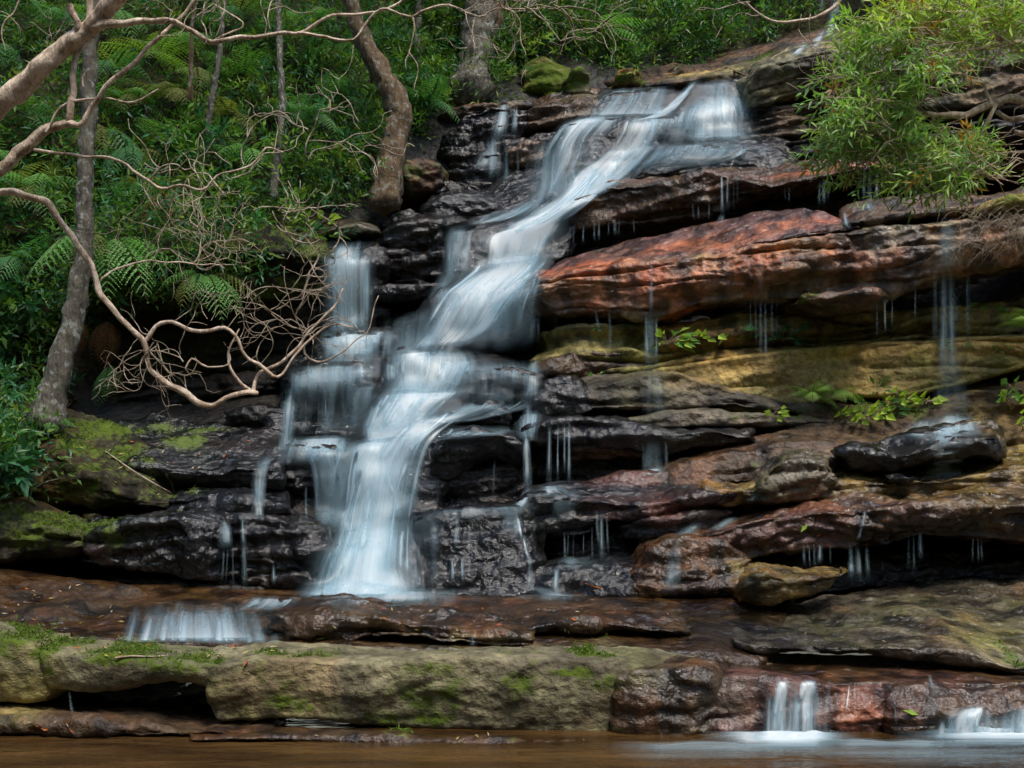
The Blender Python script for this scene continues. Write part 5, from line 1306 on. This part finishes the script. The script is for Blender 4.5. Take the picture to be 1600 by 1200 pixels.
seedling('lime clover like plant on the grey layer', [(1212, 655), (1222, 648), (1208, 648)], 0.07, 16, 'lime', True, spread=0.08)
seedling('row of little bright leaves under the ochre wall', [(1325, 652), (1345, 660), (1370, 650), (1400, 630), (1420, 630), (1445, 632)], 0.10, 54, 'lime', True, second='lime', spread=0.10)
seedling('dark low plants between the lime ferns and the right edge', [(1380, 640), (1350, 645), (1395, 650), (1370, 615)], 0.10, 26, 'dark', spread=0.10)
seedling('bright leaves hanging at the right edge, upper tuft', [(1570, 625), (1585, 612), (1600, 620)], 0.11, 20, 'mid', True, second='lime', spread=0.14)
seedling('bright leaves hanging at the right edge, lower tuft', [(1592, 665), (1598, 672), (1580, 640)], 0.10, 16, 'lime', True, spread=0.12)
seedling('little leaves under the tall ghostly curtain', [(1495, 470), (1505, 490), (1525, 498), (1545, 492)], 0.07, 14, 'mid', True, spread=0.07)
seedling('sprig on the twisted dark ledge', [(930, 590), (925, 520)], 0.07, 6, 'mid', True, spread=0.05)
seedling('moss plants on the ochre wall', [(1470, 550), (1480, 545), (1500, 550), (1560, 552)], 0.07, 20, 'mid', spread=0.07)
seedling('lime seedling at the lip of the left falls', [(500, 300), (510, 350)], 0.12, 10, 'lime', True, spread=0.1)

def shrub(label, px, py, size, n, leafs, wide=0.3, pick=None, out=0.5, group='shrubs on the left bank', k=10, col=None):
    rnd = np.random.default_rng(int(px * 5 + py * 3))
    loc, nr = hit(px, py)
    b = np.array(loc); c0 = b + np.array([0, -out, 0.1])
    e = empty('shrub', b, label, 'shrub', group)
    dirs = unit(rnd.normal(size=(n, 3)) * np.array([1, 0.8, 0.8]) + np.array([0, -0.5, 0.15]))
    base = c0 + dirs * size * rnd.uniform(0.15, 0.75, (n, 1))
    col = greens(n, rnd, pick) if col is None else np.array(col) * (0.7 + 0.6 * rnd.random((n, 1)))
    V, T, C = sprays(base, dirs + np.array([0, 0, 0.2]), size * 0.5, k, leafs, leafs * wide, col, rnd)
    f = mesh_obj('foliage', V, T, M_LEAF, e, attrs=dict(Col=C), smooth=False)
    f['kind'] = 'stuff'
    bt = Batch()
    for i in range(min(n, 9)):
        q = base[i] + dirs[i] * size * 0.3
        V, Q, T = tube(np.stack([b, (b + q) / 2 + rnd.normal(0, 0.05, 3), q]), [0.014, 0.009, 0.004], 5)
        bt.add(V, Q, T)
    bt.obj('stem', M_BROWN, e)
    return e
DK = [0.3, 0.2, 0.05, 0.3, 0.0, 0.15]
shrub('glossy dark shrub against the left edge below the tree limb', 40, 500, 0.55, 34, 0.15, 0.4, [0.35, 0.1, 0, 0.45, 0, 0.1])
shrub('broad leaved sprig hanging over the dark bank at the left', 35, 735, 0.30, 14, 0.15, 0.42, [0.1, 0.2, 0, 0.7, 0, 0])
shrub('star leaved sprig at the left edge below the trunk foot', 20, 625, 0.3, 12, 0.16, 0.3, [0.1, 0.2, 0, 0.7, 0, 0])
shrub('leafy sprig right of the grey trunk foot', 115, 625, 0.28, 14, 0.10, 0.35, DK)
shrub('pale tipped shrub beside the pale trunk', 465, 120, 0.7, 44, 0.13, 0.28, [0.1, 0.4, 0.2, 0.3, 0, 0])
shrub('blue green shrub under the branch in the upper middle', 560, 95, 0.75, 50, 0.13, 0.28, [0.1, 0.35, 0.05, 0.5, 0, 0])
shrub('leafy shrub behind the dead fern', 345, 275, 0.6, 36, 0.14, 0.3, [0.2, 0.3, 0, 0.5, 0, 0])
shrub('bright sprigs below the dead fern', 350, 350, 0.45, 26, 0.12, 0.35, [0.1, 0.5, 0.3, 0.1, 0, 0])
shrub('dark shrub above the gully rocks', 690, 90, 0.7, 44, 0.10, 0.35, [0.3, 0.35, 0.2, 0, 0.05, 0.1])
shrub('small leaved bush hanging over the head of the falls', 1085, 50, 0.75, 52, 0.085, 0.45, [0.35, 0.3, 0.1, 0.05, 0, 0.2], group='shrubs above the falls')
shrub('olive bush at the top beside the ochre bank', 1000, 45, 0.6, 40, 0.10, 0.35, [0.3, 0.2, 0.3, 0, 0.1, 0.1], group='shrubs above the falls')
shrub('bush behind the mossy slab', 850, 65, 0.6, 40, 0.11, 0.35, [0.3, 0.25, 0.25, 0, 0.1, 0.1], group='shrubs above the falls')
shrub('leafy sprigs in front of the curved brown trunk', 588, 150, 0.35, 22, 0.10, 0.3, [0.1, 0.4, 0.3, 0.2, 0, 0], out=0.9)
shrub('leaves crossing the slim pale trunk', 432, 190, 0.35, 20, 0.11, 0.28, [0.1, 0.4, 0.2, 0.3, 0, 0], out=0.9)
shrub('leaves hanging before the stout trunk', 725, 75, 0.4, 24, 0.10, 0.3, [0.2, 0.4, 0.3, 0, 0.1, 0], out=1.1)
shrub('low leaves hiding the foot of the curved brown trunk', 600, 262, 0.35, 24, 0.09, 0.35, [0.2, 0.4, 0.2, 0.1, 0, 0.1], out=0.6)
shrub('sprig above the mossy edge, near the flat grey rock', 540, 290, 0.35, 18, 0.09, 0.4, [0.1, 0.3, 0.4, 0, 0.2, 0])

# ------------------------------------------------------------------ trees on the bank
def path3(s, Y0, Y1=None, step=0.08, jit=0.0, seed=0):
    """'x,y,width_px[,Y] ...' -> smooth path and radii"""
    q = pts(s)
    n = len(q)
    a = []
    for i, t in enumerate(q):
        Yi = t[3] if len(t) > 3 else Y0 + ((Y1 if Y1 is not None else Y0) - Y0) * i / (n - 1)
        a.append([*P(t[0], t[1], Yi), t[2] / 2 * Yi / F])
    c = catmull(np.array(a), step)
    if jit:
        rnd = np.random.default_rng(seed)
        q3 = np.cumsum(np.r_[0, np.linalg.norm(np.diff(c[:, :3], axis=0), axis=1)])
        w = np.stack([perlin(np.stack([q3 * 7, 0 * q3 + seed * 3.3, 0 * q3 + k], -1)) for k in (0.3, 4.1, 8.7)], -1)
        fade = np.clip(np.minimum(np.arange(len(c)), 4) / 4, 0, 1)[:, None]
        c[:, :3] += w * jit * fade
    return c[:, :3], np.maximum(c[:, 3], 0.0015)

def crown(e, top, r, n, rnd, leafs=0.16):  # unseen leaf mass above the frame, added to shade the bank below
    base = top + rnd.normal(size=(n, 3)) * np.array([r, r * 0.7, r * 0.5])
    d = unit(base - top + np.array([0, 0, 0.2]) + rnd.normal(0, 0.3, (n, 3)))
    V, T, C = sprays(base, d, 0.7, 14, leafs, leafs * 0.3, greens(n, rnd), rnd)
    f = mesh_obj('crown', V, T, M_LEAF, e, attrs=dict(Col=C), smooth=False)
    f['kind'] = 'stuff'
def tree(label, s, Y, mat, top=None, wob=0.35, sides=14, limbs=(), Y1=None, ncrown=70, jit=0.02):
    p, r = path3(s, Y, Y1, 0.06, jit, len(label))
    foot = p[-1] if p[-1][2] < p[0][2] else p[0]
    e = empty('tree', foot, label, 'tree', 'trees on the bank')
    rnd = np.random.default_rng(len(label))
    V, Q, T = tube(p, r, sides, wob, len(label))
    mesh_obj('trunk', V, [Q, T], mat, e)
    hi = p[0] if p[0][2] > p[-1][2] else p[-1]
    rad = r[0] if p[0][2] > p[-1][2] else r[-1]
    tp = hi + np.array([rnd.normal(0, 0.4), rnd.normal(0, 0.3), 2.6])
    for i in range(5):
        q = tp + rnd.normal(size=3) * np.array([1.0, 0.7, 0.5])
        c3 = catmull(np.stack([hi - np.array([0, 0, 0.1]), (hi + q) / 2 + rnd.normal(0, 0.15, 3), q]), 0.2)
        V, Q, T = tube(c3, np.linspace(rad * 0.7, 0.01, len(c3)), 6)
        mesh_obj('branch', V, [Q, T], mat, e)
    crown(e, tp, 1.1, ncrown, rnd)
    return e
tree('straight grey lichened trunk leaning over the mossy bank', '152,-80,18 146,0,20 141,100,22 137,200,23 133,320,25 130,400,27 118,480,31 100,550,36 84,610,44 70,665,60', 10.9, M_GREY, Y1=10.6)
tree('curved brown trunk rooted beside the gully', '530,-80,22 548,0,24 566,60,28 588,100,32 610,140,36 622,178,38 617,215,40 611,250,44 606,285,48 600,325,54', 14.1, M_BROWN, Y1=13.7)
tree('stout grey brown trunk above the head of the falls', '752,-90,46 748,0,48 745,60,50 742,100,52 738,130,64 735,150,80', 16.3, M_GREY, Y1=15.7)
tree('darker brown trunk close behind the stout one', '778,-90,26 774,0,28 768,60,30 764,120,36', 16.6, M_BROWN, ncrown=40)
tree('slim pale trunk in the middle of the left bank', '428,-80,9 434,0,9 436,80,10 440,150,10 436,220,11 430,270,12 426,312,14', 13.6, M_GREY, Y1=13.0, ncrown=40)
tree('thin leaning trunk among the ferns', '356,-80,6 350,0,6 345,70,7 334,140,8 324,212,9', 13.4, M_GREY, Y1=13.1, ncrown=30)
tree('thin dark trunk left of the thin leaning one', '306,-80,6 302,20,6 299,90,7 296,160,8', 13.6, M_BROWN, ncrown=30)
tree('pale slender stem far up the slope', '660,-80,10 655,0,10 652,60,11 655,110,12', 16.0, M_GREY, ncrown=30)

# ------------------------------------------------------------------ bare tree leaning in from the left, nearer than the falls
bare = empty('tree', P(-330, 1010, 7.9), 'bare tan barked tree leaning in from the left with crooked dead branches', 'tree')
def limb(name, s, Y0, Y1=None, mat=None, sides=9, wob=0.3, jit=0.020, parent=None):
    _seed[0] += 1
    p, r = path3(s, Y0, Y1, 0.035, jit, _seed[0])
    r = r * (0.76 if parent is None else 1.1)
    V, Q, T = tube(p, r, sides, wob, _seed[0])
    return mesh_obj(name, V, [Q, T], mat or M_TAN, parent or bare), p, r
limb('trunk', '-330,1010,110,7.9 -300,700,90,7.7 -290,420,80,7.5 -240,330,66,7.4', 7.9, sides=16)
limb('branch', '-290,420,60 -180,290,52 -60,205,48 0,165,46 60,112,42 110,66,38 150,32,34 190,-8,32 240,-70,28', 7.4, 7.0, sides=16, wob=0.3)
limb('branch', '148,42,20 175,36,16 215,33,12 262,32,11 290,42,10 315,60,11 332,66,10 370,60,9 420,55,8 470,50,8 505,32,7 550,22,6 600,16,5 640,-10,4', 7.1, 6.9)
limb('branch', '465,51,6 505,56,6 530,62,6 553,63,5 565,48,5 578,26,5 592,14,5 615,16,5 645,27,5 658,17,5 700,9,5 725,17,4 748,27,4 778,13,3 820,15,3 860,10,2', 6.95, 6.8)
limb('branch', '140,-30,13 136,20,13 128,60,13 119,105,13 114,145,13 108,188,15', 7.15, 7.25)
limb('branch', '-290,480,40 -150,360,30 -40,288,26 0,268,24 35,235,22 70,208,20 100,193,16 124,194,12 140,168,11 165,135,10 200,102,9 240,66,8 280,30,7 310,-10,6', 7.4, 7.1, sides=12)
limb('branch', '52,234,7 100,238,6 150,245,6 190,252,6 215,270,6 244,293,6 280,289,5 315,296,5 338,275,4 378,262,4 403,248,4 416,232,4 442,238,3', 7.3, 7.5)
limb('branch', '72,206,6 90,178,5 108,158,5 128,153,5 170,155,4 210,158,4 247,140,3', 7.25, 7.2)
limb('branch', '-290,520,30 -120,330,20 -20,302,15 38,304,14 72,314,14 95,344,14 116,375,13 138,408,12 152,438,12 160,462,12 182,487,12 206,515,12 226,533,12 233,552,11 234,575,10 256,595,12 286,611,13 312,630,13 330,635,12 352,622,10 380,614,10 404,616,9', 7.5, 7.9, sides=12, wob=0.3)
limb('branch', '392,610,7 372,595,6 362,578,6 357,550,5 360,535,4 372,515,3', 7.9, 7.9)
limb('branch', '396,612,8 398,595,7 408,580,7 440,566,6 462,548,6 478,525,5 492,508,5 512,490,5 527,472,4 535,450,3', 7.9, 8.0)
limb('branch', '228,532,9 245,511,8 270,505,8 290,517,8 320,520,8 350,512,8 370,530,7 386,556,7 405,570,7 425,588,7 442,584,6 460,560,5 482,532,5 505,515,4 532,508,3 552,512,2', 7.75, 8.0)
limb('branch', '476,537,4 476,552,4 494,563,4 525,555,3 552,536,3 575,520,2 582,490,2 592,462,2', 8.0, 8.1)
limb('branch', '158,436,5 175,424,4 200,412,4 230,409,4 280,412,3 332,413,3 350,420,2', 7.7, 7.9)
limb('branch', '290,575,4 300,560,4 325,575,4 355,570,3 358,556,3', 7.85, 7.9)
limb('branch', '645,27,4 648,45,3 643,65,3 640,82,3 650,100,2 648,142,1.5', 6.85)
limb('branch', '640,82,2 634,95,2 633,110,1.2', 6.85)
limb('branch', '742,27,3 738,55,2 741,85,1.5', 6.8)
limb('branch', '36,-10,3 10,35,3 4,60,3 8,80,2', 7.2)
limb('branch', '330,66,4 380,40,3 360,20,3 335,5,2', 7.0)
limb('branch', '108,8,16 112,18,15 122,38,14 118,48,14', 7.08, 7.1)
limb('branch', '130,135,3 128,120,3 138,105,2', 7.2)

# the net of fine dead twigs
def twig_net(starts, count, seed, Y, reach, name='twig', wpx=2.2, parent=None, mat=None, kids=3):
    rnd = np.random.default_rng(seed)
    for _ in range(count):
        x, y, ang = starts[rnd.integers(len(starts))]
        bt = Batch()
        def grow(p, a, n, w, depth):
            path = [p]
            for i in range(n):
                a += rnd.normal(0, 0.42)
                st = rnd.uniform(9, 17)
                p = p + np.array([math.cos(a) * st, -math.sin(a) * st, rnd.normal(0, 0.03)])
                path.append(p)
                if depth < kids - 1 and i and rnd.random() < 0.36:
                    grow(p, a + rnd.choice([-1, 1]) * rnd.uniform(0.5, 1.2), max(2, n - i - 1), w * 0.72, depth + 1)
            pp = np.array(path)
            q3 = PA(pp)
            c = catmull(np.column_stack([q3, np.linspace(w, w * 0.45, len(q3))]), 0.03)
            V, Q, T = tube(c[:, :3], c[:, 3] / 2 * Y / F, 4)
            bt.add(V, Q, T)
        grow(np.array([x + rnd.normal(0, 6), y + rnd.normal(0, 6), Y + rnd.normal(0, 0.08)]), math.radians(ang + rnd.normal(0, 28)), int(rnd.integers(5, reach)), wpx * rnd.uniform(0.8, 1.3), 0)
        bt.obj(name, mat or M_TWIG, parent or bare)
twig_net([(300, 412, 40), (350, 512, 60), (372, 515, 75), (405, 570, 70), (440, 566, 80), (478, 525, 110), (270, 505, 55), (425, 480, 20), (380, 470, 60), (500, 500, 120), (330, 500, 80)], 22, 4, 7.95, 12, wpx=1.7)
twig_net([(234, 560, -60), (260, 560, -80), (226, 533, 190), (290, 560, 100), (240, 540, 240)], 16, 5, 7.8, 9, wpx=1.8)
twig_net([(244, 293, 250), (280, 289, 300), (215, 270, 280), (240, 380, 60), (200, 330, 300)], 9, 6, 7.5, 11, wpx=1.8)
twig_net([(780, 13, 0), (820, 15, 0), (725, 17, 20), (860, 10, -15), (700, 9, 10), (870, 14, 20)], 14, 7, 6.8, 14, wpx=2.2)
twig_net([(470, 345, 30), (520, 345, 200), (440, 360, 40), (500, 380, 260)], 7, 8, 8.1, 10, wpx=2.4)
twig_net([(330, 66, 60), (262, 32, 100), (420, 55, 60), (240, 66, 80), (300, 30, 60)], 8, 9, 7.0, 9, wpx=2.2)

snag = empty('dead_shrub', np.array(hit(300, 330)[0]) + np.array([0, -0.4, 0]), 'dead shrub of thin grey stems among the ferns left of the falls', 'shrub')
twig_net([(270, 330, 95), (310, 300, 80), (350, 300, 100), (400, 330, 70), (230, 300, 100), (380, 260, 110), (440, 330, 90), (480, 250, 80)], 12, 40, 11.6, 14, wpx=2.6, parent=snag, kids=2)
vine = empty('dead_shrub', np.array(hit(480, 150)[0]) + np.array([0, -0.4, 0]), 'loose pale stems and vines high on the left bank', 'shrub')
twig_net([(470, 200, 95), (520, 180, 80), (250, 120, 95), (400, 120, 85), (560, 200, 110), (330, 60, 100), (680, 100, 100), (880, 60, 80), (640, 230, 100), (60, 130, 80), (20, 60, 100)], 9, 41, 12.6, 11, wpx=2.0, parent=vine, kids=2)

# ------------------------------------------------------------------ leafy tree leaning in from the right, nearer than the falls
lean = empty('tree', P(1900, 900, 8.0), 'leafy tree reaching in from the right, sprays of narrow bright leaves', 'tree')
limb('trunk', '1900,900,90,8.0 1860,500,80,7.9 1830,200,66,7.8 1800,0,54,7.6 1790,-150,40,7.5', 7.8, parent=lean, sides=14)
limb('branch', '1835,240,30 1700,185,22 1620,162,15 1580,156,12 1553,160,11 1528,173,11 1500,181,10 1470,180,9 1440,178,7 1425,172,4', 7.7, 7.3, parent=lean)
limb('branch', '1556,162,6 1548,180,6 1542,200,6 1533,226,5 1536,258,5 1545,275,5 1560,273,4 1578,258,3 1592,248,2', 7.5, parent=lean)
limb('branch', '1640,190,8 1600,186,8 1572,188,7 1558,176,6', 7.6, parent=lean)
limb('branch', '1549,163,6 1542,148,5 1540,130,4', 7.45, parent=lean)
limb('branch', '1815,130,26 1700,140,16 1640,110,12 1600,88,10 1572,68,8 1545,45,7 1520,26,6 1500,20,5 1440,15,4', 7.6, 7.2, parent=lean)
limb('branch', '1800,20,20 1700,40,10 1640,55,8 1600,63,7 1560,74,6 1520,79,6 1490,78,5 1470,72,5 1445,52,4 1420,34,3 1390,26,2', 7.5, 7.2, parent=lean)
limb('branch', '1490,78,4 1450,82,3 1415,96,3 1385,110,2 1350,120,1.5', 7.2, parent=lean)
limb('branch', '1440,178,4 1410,165,3 1385,158,3 1340,150,2 1310,140,1.5', 7.3, parent=lean)
limb('branch', '1640,210,9 1600,208,8 1585,205,6', 7.6, parent=lean)
limb('branch', '1437,180,3 1400,205,2.5 1360,215,2 1300,228,1.5', 7.3, parent=lean)
limb('branch', '1450,215,3 1445,260,3 1440,290,2.5 1442,325,1.5', 7.4, parent=lean)
limb('branch', '1330,-60,8 1312,0,6 1292,22,6 1262,31,5 1222,34,4 1190,25,3 1165,2,2', 8.6, parent=lean)
twig_net([(1545, 275, 20), (1536, 240, 0), (1540, 210, 10), (1560, 270, 40)], 5, 14, 7.5, 6, wpx=2.2, parent=lean)
twig_net([(1190, 25, 170), (1222, 34, 150), (1160, 2, 200), (1262, 31, 230)], 5, 15, 8.6, 9, wpx=2.0, parent=lean)
twig_net([(1450, 82, 150), (1410, 165, 170), (1385, 158, 200), (1440, 52, 120), (1350, 120, 190), (1380, 210, 200), (1520, 26, 150)], 20, 16, 7.25, 9, wpx=2.2, parent=lean)

rnd = np.random.default_rng(77)
clusters = [  # px, py, rx, ry, twigs
    (1325, 110, 36, 50, 50), (1365, 70, 40, 36, 50), (1380, 40, 70, 35, 75), (1450, 20, 80, 30, 70), (1530, 30, 75, 40, 75), (1580, 60, 40, 50, 34),
    (1350, 150, 60, 45, 85), (1420, 130, 55, 40, 60), (1330, 190, 45, 35, 60), (1390, 190, 50, 40, 65), (1300, 215, 40, 25, 42), (1275, 232, 22, 14, 16),
    (1350, 235, 60, 25, 55), (1430, 240, 55, 30, 60), (1490, 235, 45, 30, 48), (1400, 268, 50, 20, 45), (1460, 272, 55, 18, 42), (1430, 290, 25, 12, 14),
    (1500, 70, 70, 40, 50), (1480, 200, 45, 25, 30), (1580, 110, 25, 20, 10), (1420, 85, 60, 30, 50), (1510, 225, 30, 20, 18), (1400, 15, 60, 20, 40), (1560, 15, 50, 25, 50), (1480, 50, 60, 30, 45), (1290, 160, 20, 40, 20), (1330, 260, 40, 20, 26)]
for px, py, rx, ry, m in clusters:
    m = int(m * 0.62); px += 24 + 0.08 * (px - 1270); rx *= 1.12
    x = px + rnd.normal(0, 0.68, m) * rx; y = py + rnd.normal(0, 0.68, m) * ry
    ok = ~inside(x, y, [(1440, 190), (1470, 120), (1530, 95), (1640, 95), (1640, 205), (1540, 215), (1520, 195)]) & (x > 1276)
    x, y = x[ok], y[ok]; m = len(x)
    if not m: continue
    Yc = 7.35 + 0.35 * perlin(np.stack([x * 0.01, y * 0.01, 0 * x], -1)) + rnd.normal(0, 0.16, m)
    base = PA(np.stack([x, y, Yc], -1))
    d = np.stack([-0.55 + rnd.normal(0, 0.6, m), rnd.normal(-0.2, 0.5, m), rnd.normal(-0.05, 0.5, m)], -1)
    hue = rnd.random((m, 1))
    col = np.array([0.165, 0.330, 0.110]) * (1 - hue) + np.array([0.330, 0.450, 0.120]) * hue
    if py < 60 and px > 1400: col = col * np.array([1.35, 1.15, 0.8])
    col = np.where(rnd.random((m, 1)) < 0.04, np.array([[0.30, 0.16, 0.03]]), col) * (0.75 + 0.5 * rnd.random((m, 1)))
    tb = Batch()
    for b0, d0 in zip(base, unit(d)):
        b1 = b0 + d0 * 0.1
        r0 = b0 - d0 * 0.16 + np.array([0.07, 0.03, -0.02])
        Vt, Qt, Tt = tube(np.stack([r0, b0, b1 - np.array([0, 0, 0.02])]), [0.0032, 0.0026, 0.0015], 3)
        tb.add(Vt, Qt, Tt)
    tw = tb.obj('twig', M_TAN, lean)
    tw['kind'] = 'stuff'
    V, T, C = sprays(base, d, 0.13 + 0.08 * rnd.random(m), 11, 0.082, 0.0175, col, rnd, 0.25)
    f = mesh_obj('foliage', V, T, M_LEAF, lean, attrs=dict(Col=C), smooth=False)
    f['kind'] = 'stuff'

# ------------------------------------------------------------------ dry grass at the right, litter
rnd = np.random.default_rng(9)
bt = Batch()
for i in range(170):
    x, y = rnd.uniform(1525, 1640), rnd.uniform(325, 400)
    loc, nr = hit(x, y)
    b = np.array(loc)
    a = rnd.normal(0, 1)
    l = rnd.uniform(0.15, 0.45)
    q = b + np.array([-0.35 * l + rnd.normal(0, 0.4) * l, -0.35 * l, rnd.uniform(0.0, 0.35) * l])
    e2 = q + np.array([rnd.normal(-0.3, 0.4) * l, -0.1 * l, -0.6 * l])
    c3 = catmull(np.stack([b, q, e2]), 0.07)
    V, Q, T = tube(c3, np.linspace(0.003, 0.001, len(c3)), 3)
    bt.add(V, Q, T)
o = bt.obj('dry_grass', M_TWIG)
tag(o, 'dry straw coloured grass hanging over the right end of the great slab', 'grass', None, 'stuff')

fl = {}
for nm, col, wid in (('yellow', (0.42, 0.33, 0.10), 0.28), ('orange', (0.42, 0.13, 0.04), 0.35), ('pale', (0.5, 0.42, 0.28), 0.2), ('green', (0.22, 0.34, 0.05), 0.42), ('red', (0.34, 0.09, 0.06), 0.4)):
    V, T, C = leaves(np.zeros((1, 3)), np.array([[1.0, 0, 0]]), 1.0, wid, np.array([col]), np.random.default_rng(2), 0.05)
    fl[nm] = mesh_data('fallen_leaf', V, T, M_DEAD, smooth=False, attrs={'Col': C})
def fallen(label, px, py, size, kind, group=None, stand=0.0):
    loc, nr = hit(px, py)
    if loc is None: return
    r = random.Random(int(px * 13 + py))
    o = bpy.data.objects.new('fallen_leaf', fl[kind])
    n = nr if nr.dot(EYE - loc) > 0 else -nr
    q = n.to_track_quat('Z', 'Y')
    o.rotation_mode = 'QUATERNION'
    o.rotation_quaternion = q @ Matrix.Rotation(r.uniform(0, 6.28), 3, 'Z').to_quaternion()
    o.location = loc + n * 0.012
    o.scale = (size,) * 3
    link(o)
    tag(o, label, 'leaf', group)
fallen('large orange dead leaf at the foot of the falls', 940, 922, 0.17, 'orange')
fallen('bright green leaf lodged on the purple ledge', 1434, 1118, 0.11, 'green')
fallen('green leaf on the face of the purple brown block', 1262, 820, 0.10, 'green')
fallen('single orange leaf on the low ledge near the large one', 988, 898, 0.08, 'orange')
fallen('red leaf on the front lip of the ledge', 390, 1032, 0.07, 'red')
fallen('orange round leaf on the ledge below the low fall', 362, 1008, 0.07, 'orange')
fallen('green leaf on the brown slab beside the low fall', 508, 1000, 0.07, 'green')
fallen('yellow leaf on the dark layered ledge', 1050, 327, 0.07, 'yellow')
fallen('pale leaf on the rust red slab', 1172, 355, 0.09, 'pale')
def litter(label, poly, n, seed, kinds, size, group):
    r = np.random.default_rng(seed)
    xs = [p[0] for p in poly]; ys = [p[1] for p in poly]
    k = 0
    while k < n:
        x, y = r.uniform(min(xs), max(xs)), r.uniform(min(ys), max(ys))
        if inside(np.array([x]), np.array([y]), poly)[0]:
            fallen(label, x, y, size * r.uniform(0.6, 1.3), kinds[r.integers(len(kinds))], group); k += 1
litter('small dead leaf among the litter on the dark left slab', [(0, 915), (180, 915), (200, 985), (0, 965)], 26, 1, ['yellow', 'pale', 'orange', 'pale'], 0.05, 'litter on the dark left slab')
litter('small dead leaf stuck on the broad brown slab', [(500, 940), (1150, 940), (1150, 1000), (500, 1000)], 30, 2, ['yellow', 'pale', 'orange', 'red'], 0.045, 'litter on the brown slab')
litter('small dead leaf on top of the mossy ledge', [(80, 1008), (480, 1010), (480, 1035), (80, 1025)], 20, 3, ['pale', 'yellow', 'orange'], 0.055, 'litter on the mossy ledge')
litter('small dead leaf on the mossy left bank', [(90, 680), (230, 680), (330, 715), (260, 780), (170, 770)], 16, 4, ['pale', 'yellow'], 0.05, 'litter on the mossy bank')
litter('small dead leaf on the wet shelf left of the falls', [(200, 690), (420, 690), (420, 735), (230, 735)], 12, 5, ['orange', 'pale', 'red'], 0.05, 'litter on the wet shelf')
litter('small dead leaf on the purple brown block', [(1200, 790), (1590, 770), (1590, 830), (1250, 845)], 12, 6, ['orange', 'pale', 'yellow'], 0.045, 'litter on the purple brown block')
litter('small dead leaf on the sloping grey green slab', [(1200, 980), (1580, 920), (1580, 1000), (1300, 1010)], 12, 7, ['yellow', 'pale'], 0.045, 'litter on the grey green slab')
litter('small dead leaf on the shelf at the water line', [(0, 1120), (240, 1132), (240, 1145), (0, 1140)], 10, 8, ['orange', 'pale'], 0.045, 'litter at the water line')
litter('small dead leaf at the foot of the long ledge', [(420, 1146), (960, 1154), (960, 1165), (420, 1150)], 9, 9, ['pale', 'yellow'], 0.04, 'litter below the long ledge')

def stick(label, s, dz=0.02, mat=None):
    a = []
    for x, y, w in pts(s):
        loc, nr = hit(x, y)
        a.append([*(loc + (EYE - loc).normalized() * dz), w / 2 * loc.y / F])
    c3 = catmull(np.array(a), 0.05)
    V, Q, T = tube(c3[:, :3], np.maximum(c3[:, 3], 0.0015), 6, 0.2)
    tag(mesh_obj('stick', V, [Q, T], mat or M_TWIG), label, 'stick', 'fallen sticks')
stick('long thin stick leaning down the mossy bank', '165,705,2 200,730,2 240,755,2 268,770,1.5', 0.06)
stick('short forked root below the wet shelf', '258,740,4 268,755,4 272,770,3', 0.05, M_GREY)
stick('pale stick lying on the mossy ledge', '180,1028,3 205,1025,3 240,1026,2.5 262,1024,2', 0.02)
stick('curled root across the dark left bank', '10,790,4 40,775,4 70,755,4 95,748,3', 0.06, M_GREY)
stick('dark branch lying over the flat grey rock', '440,400,5 470,375,5 500,350,5 530,335,4', 0.08, M_GREY)
stick('black stick across the lip of the falls', '1135,106,4 1150,112,4 1165,118,3', 0.05, M_BROWN)
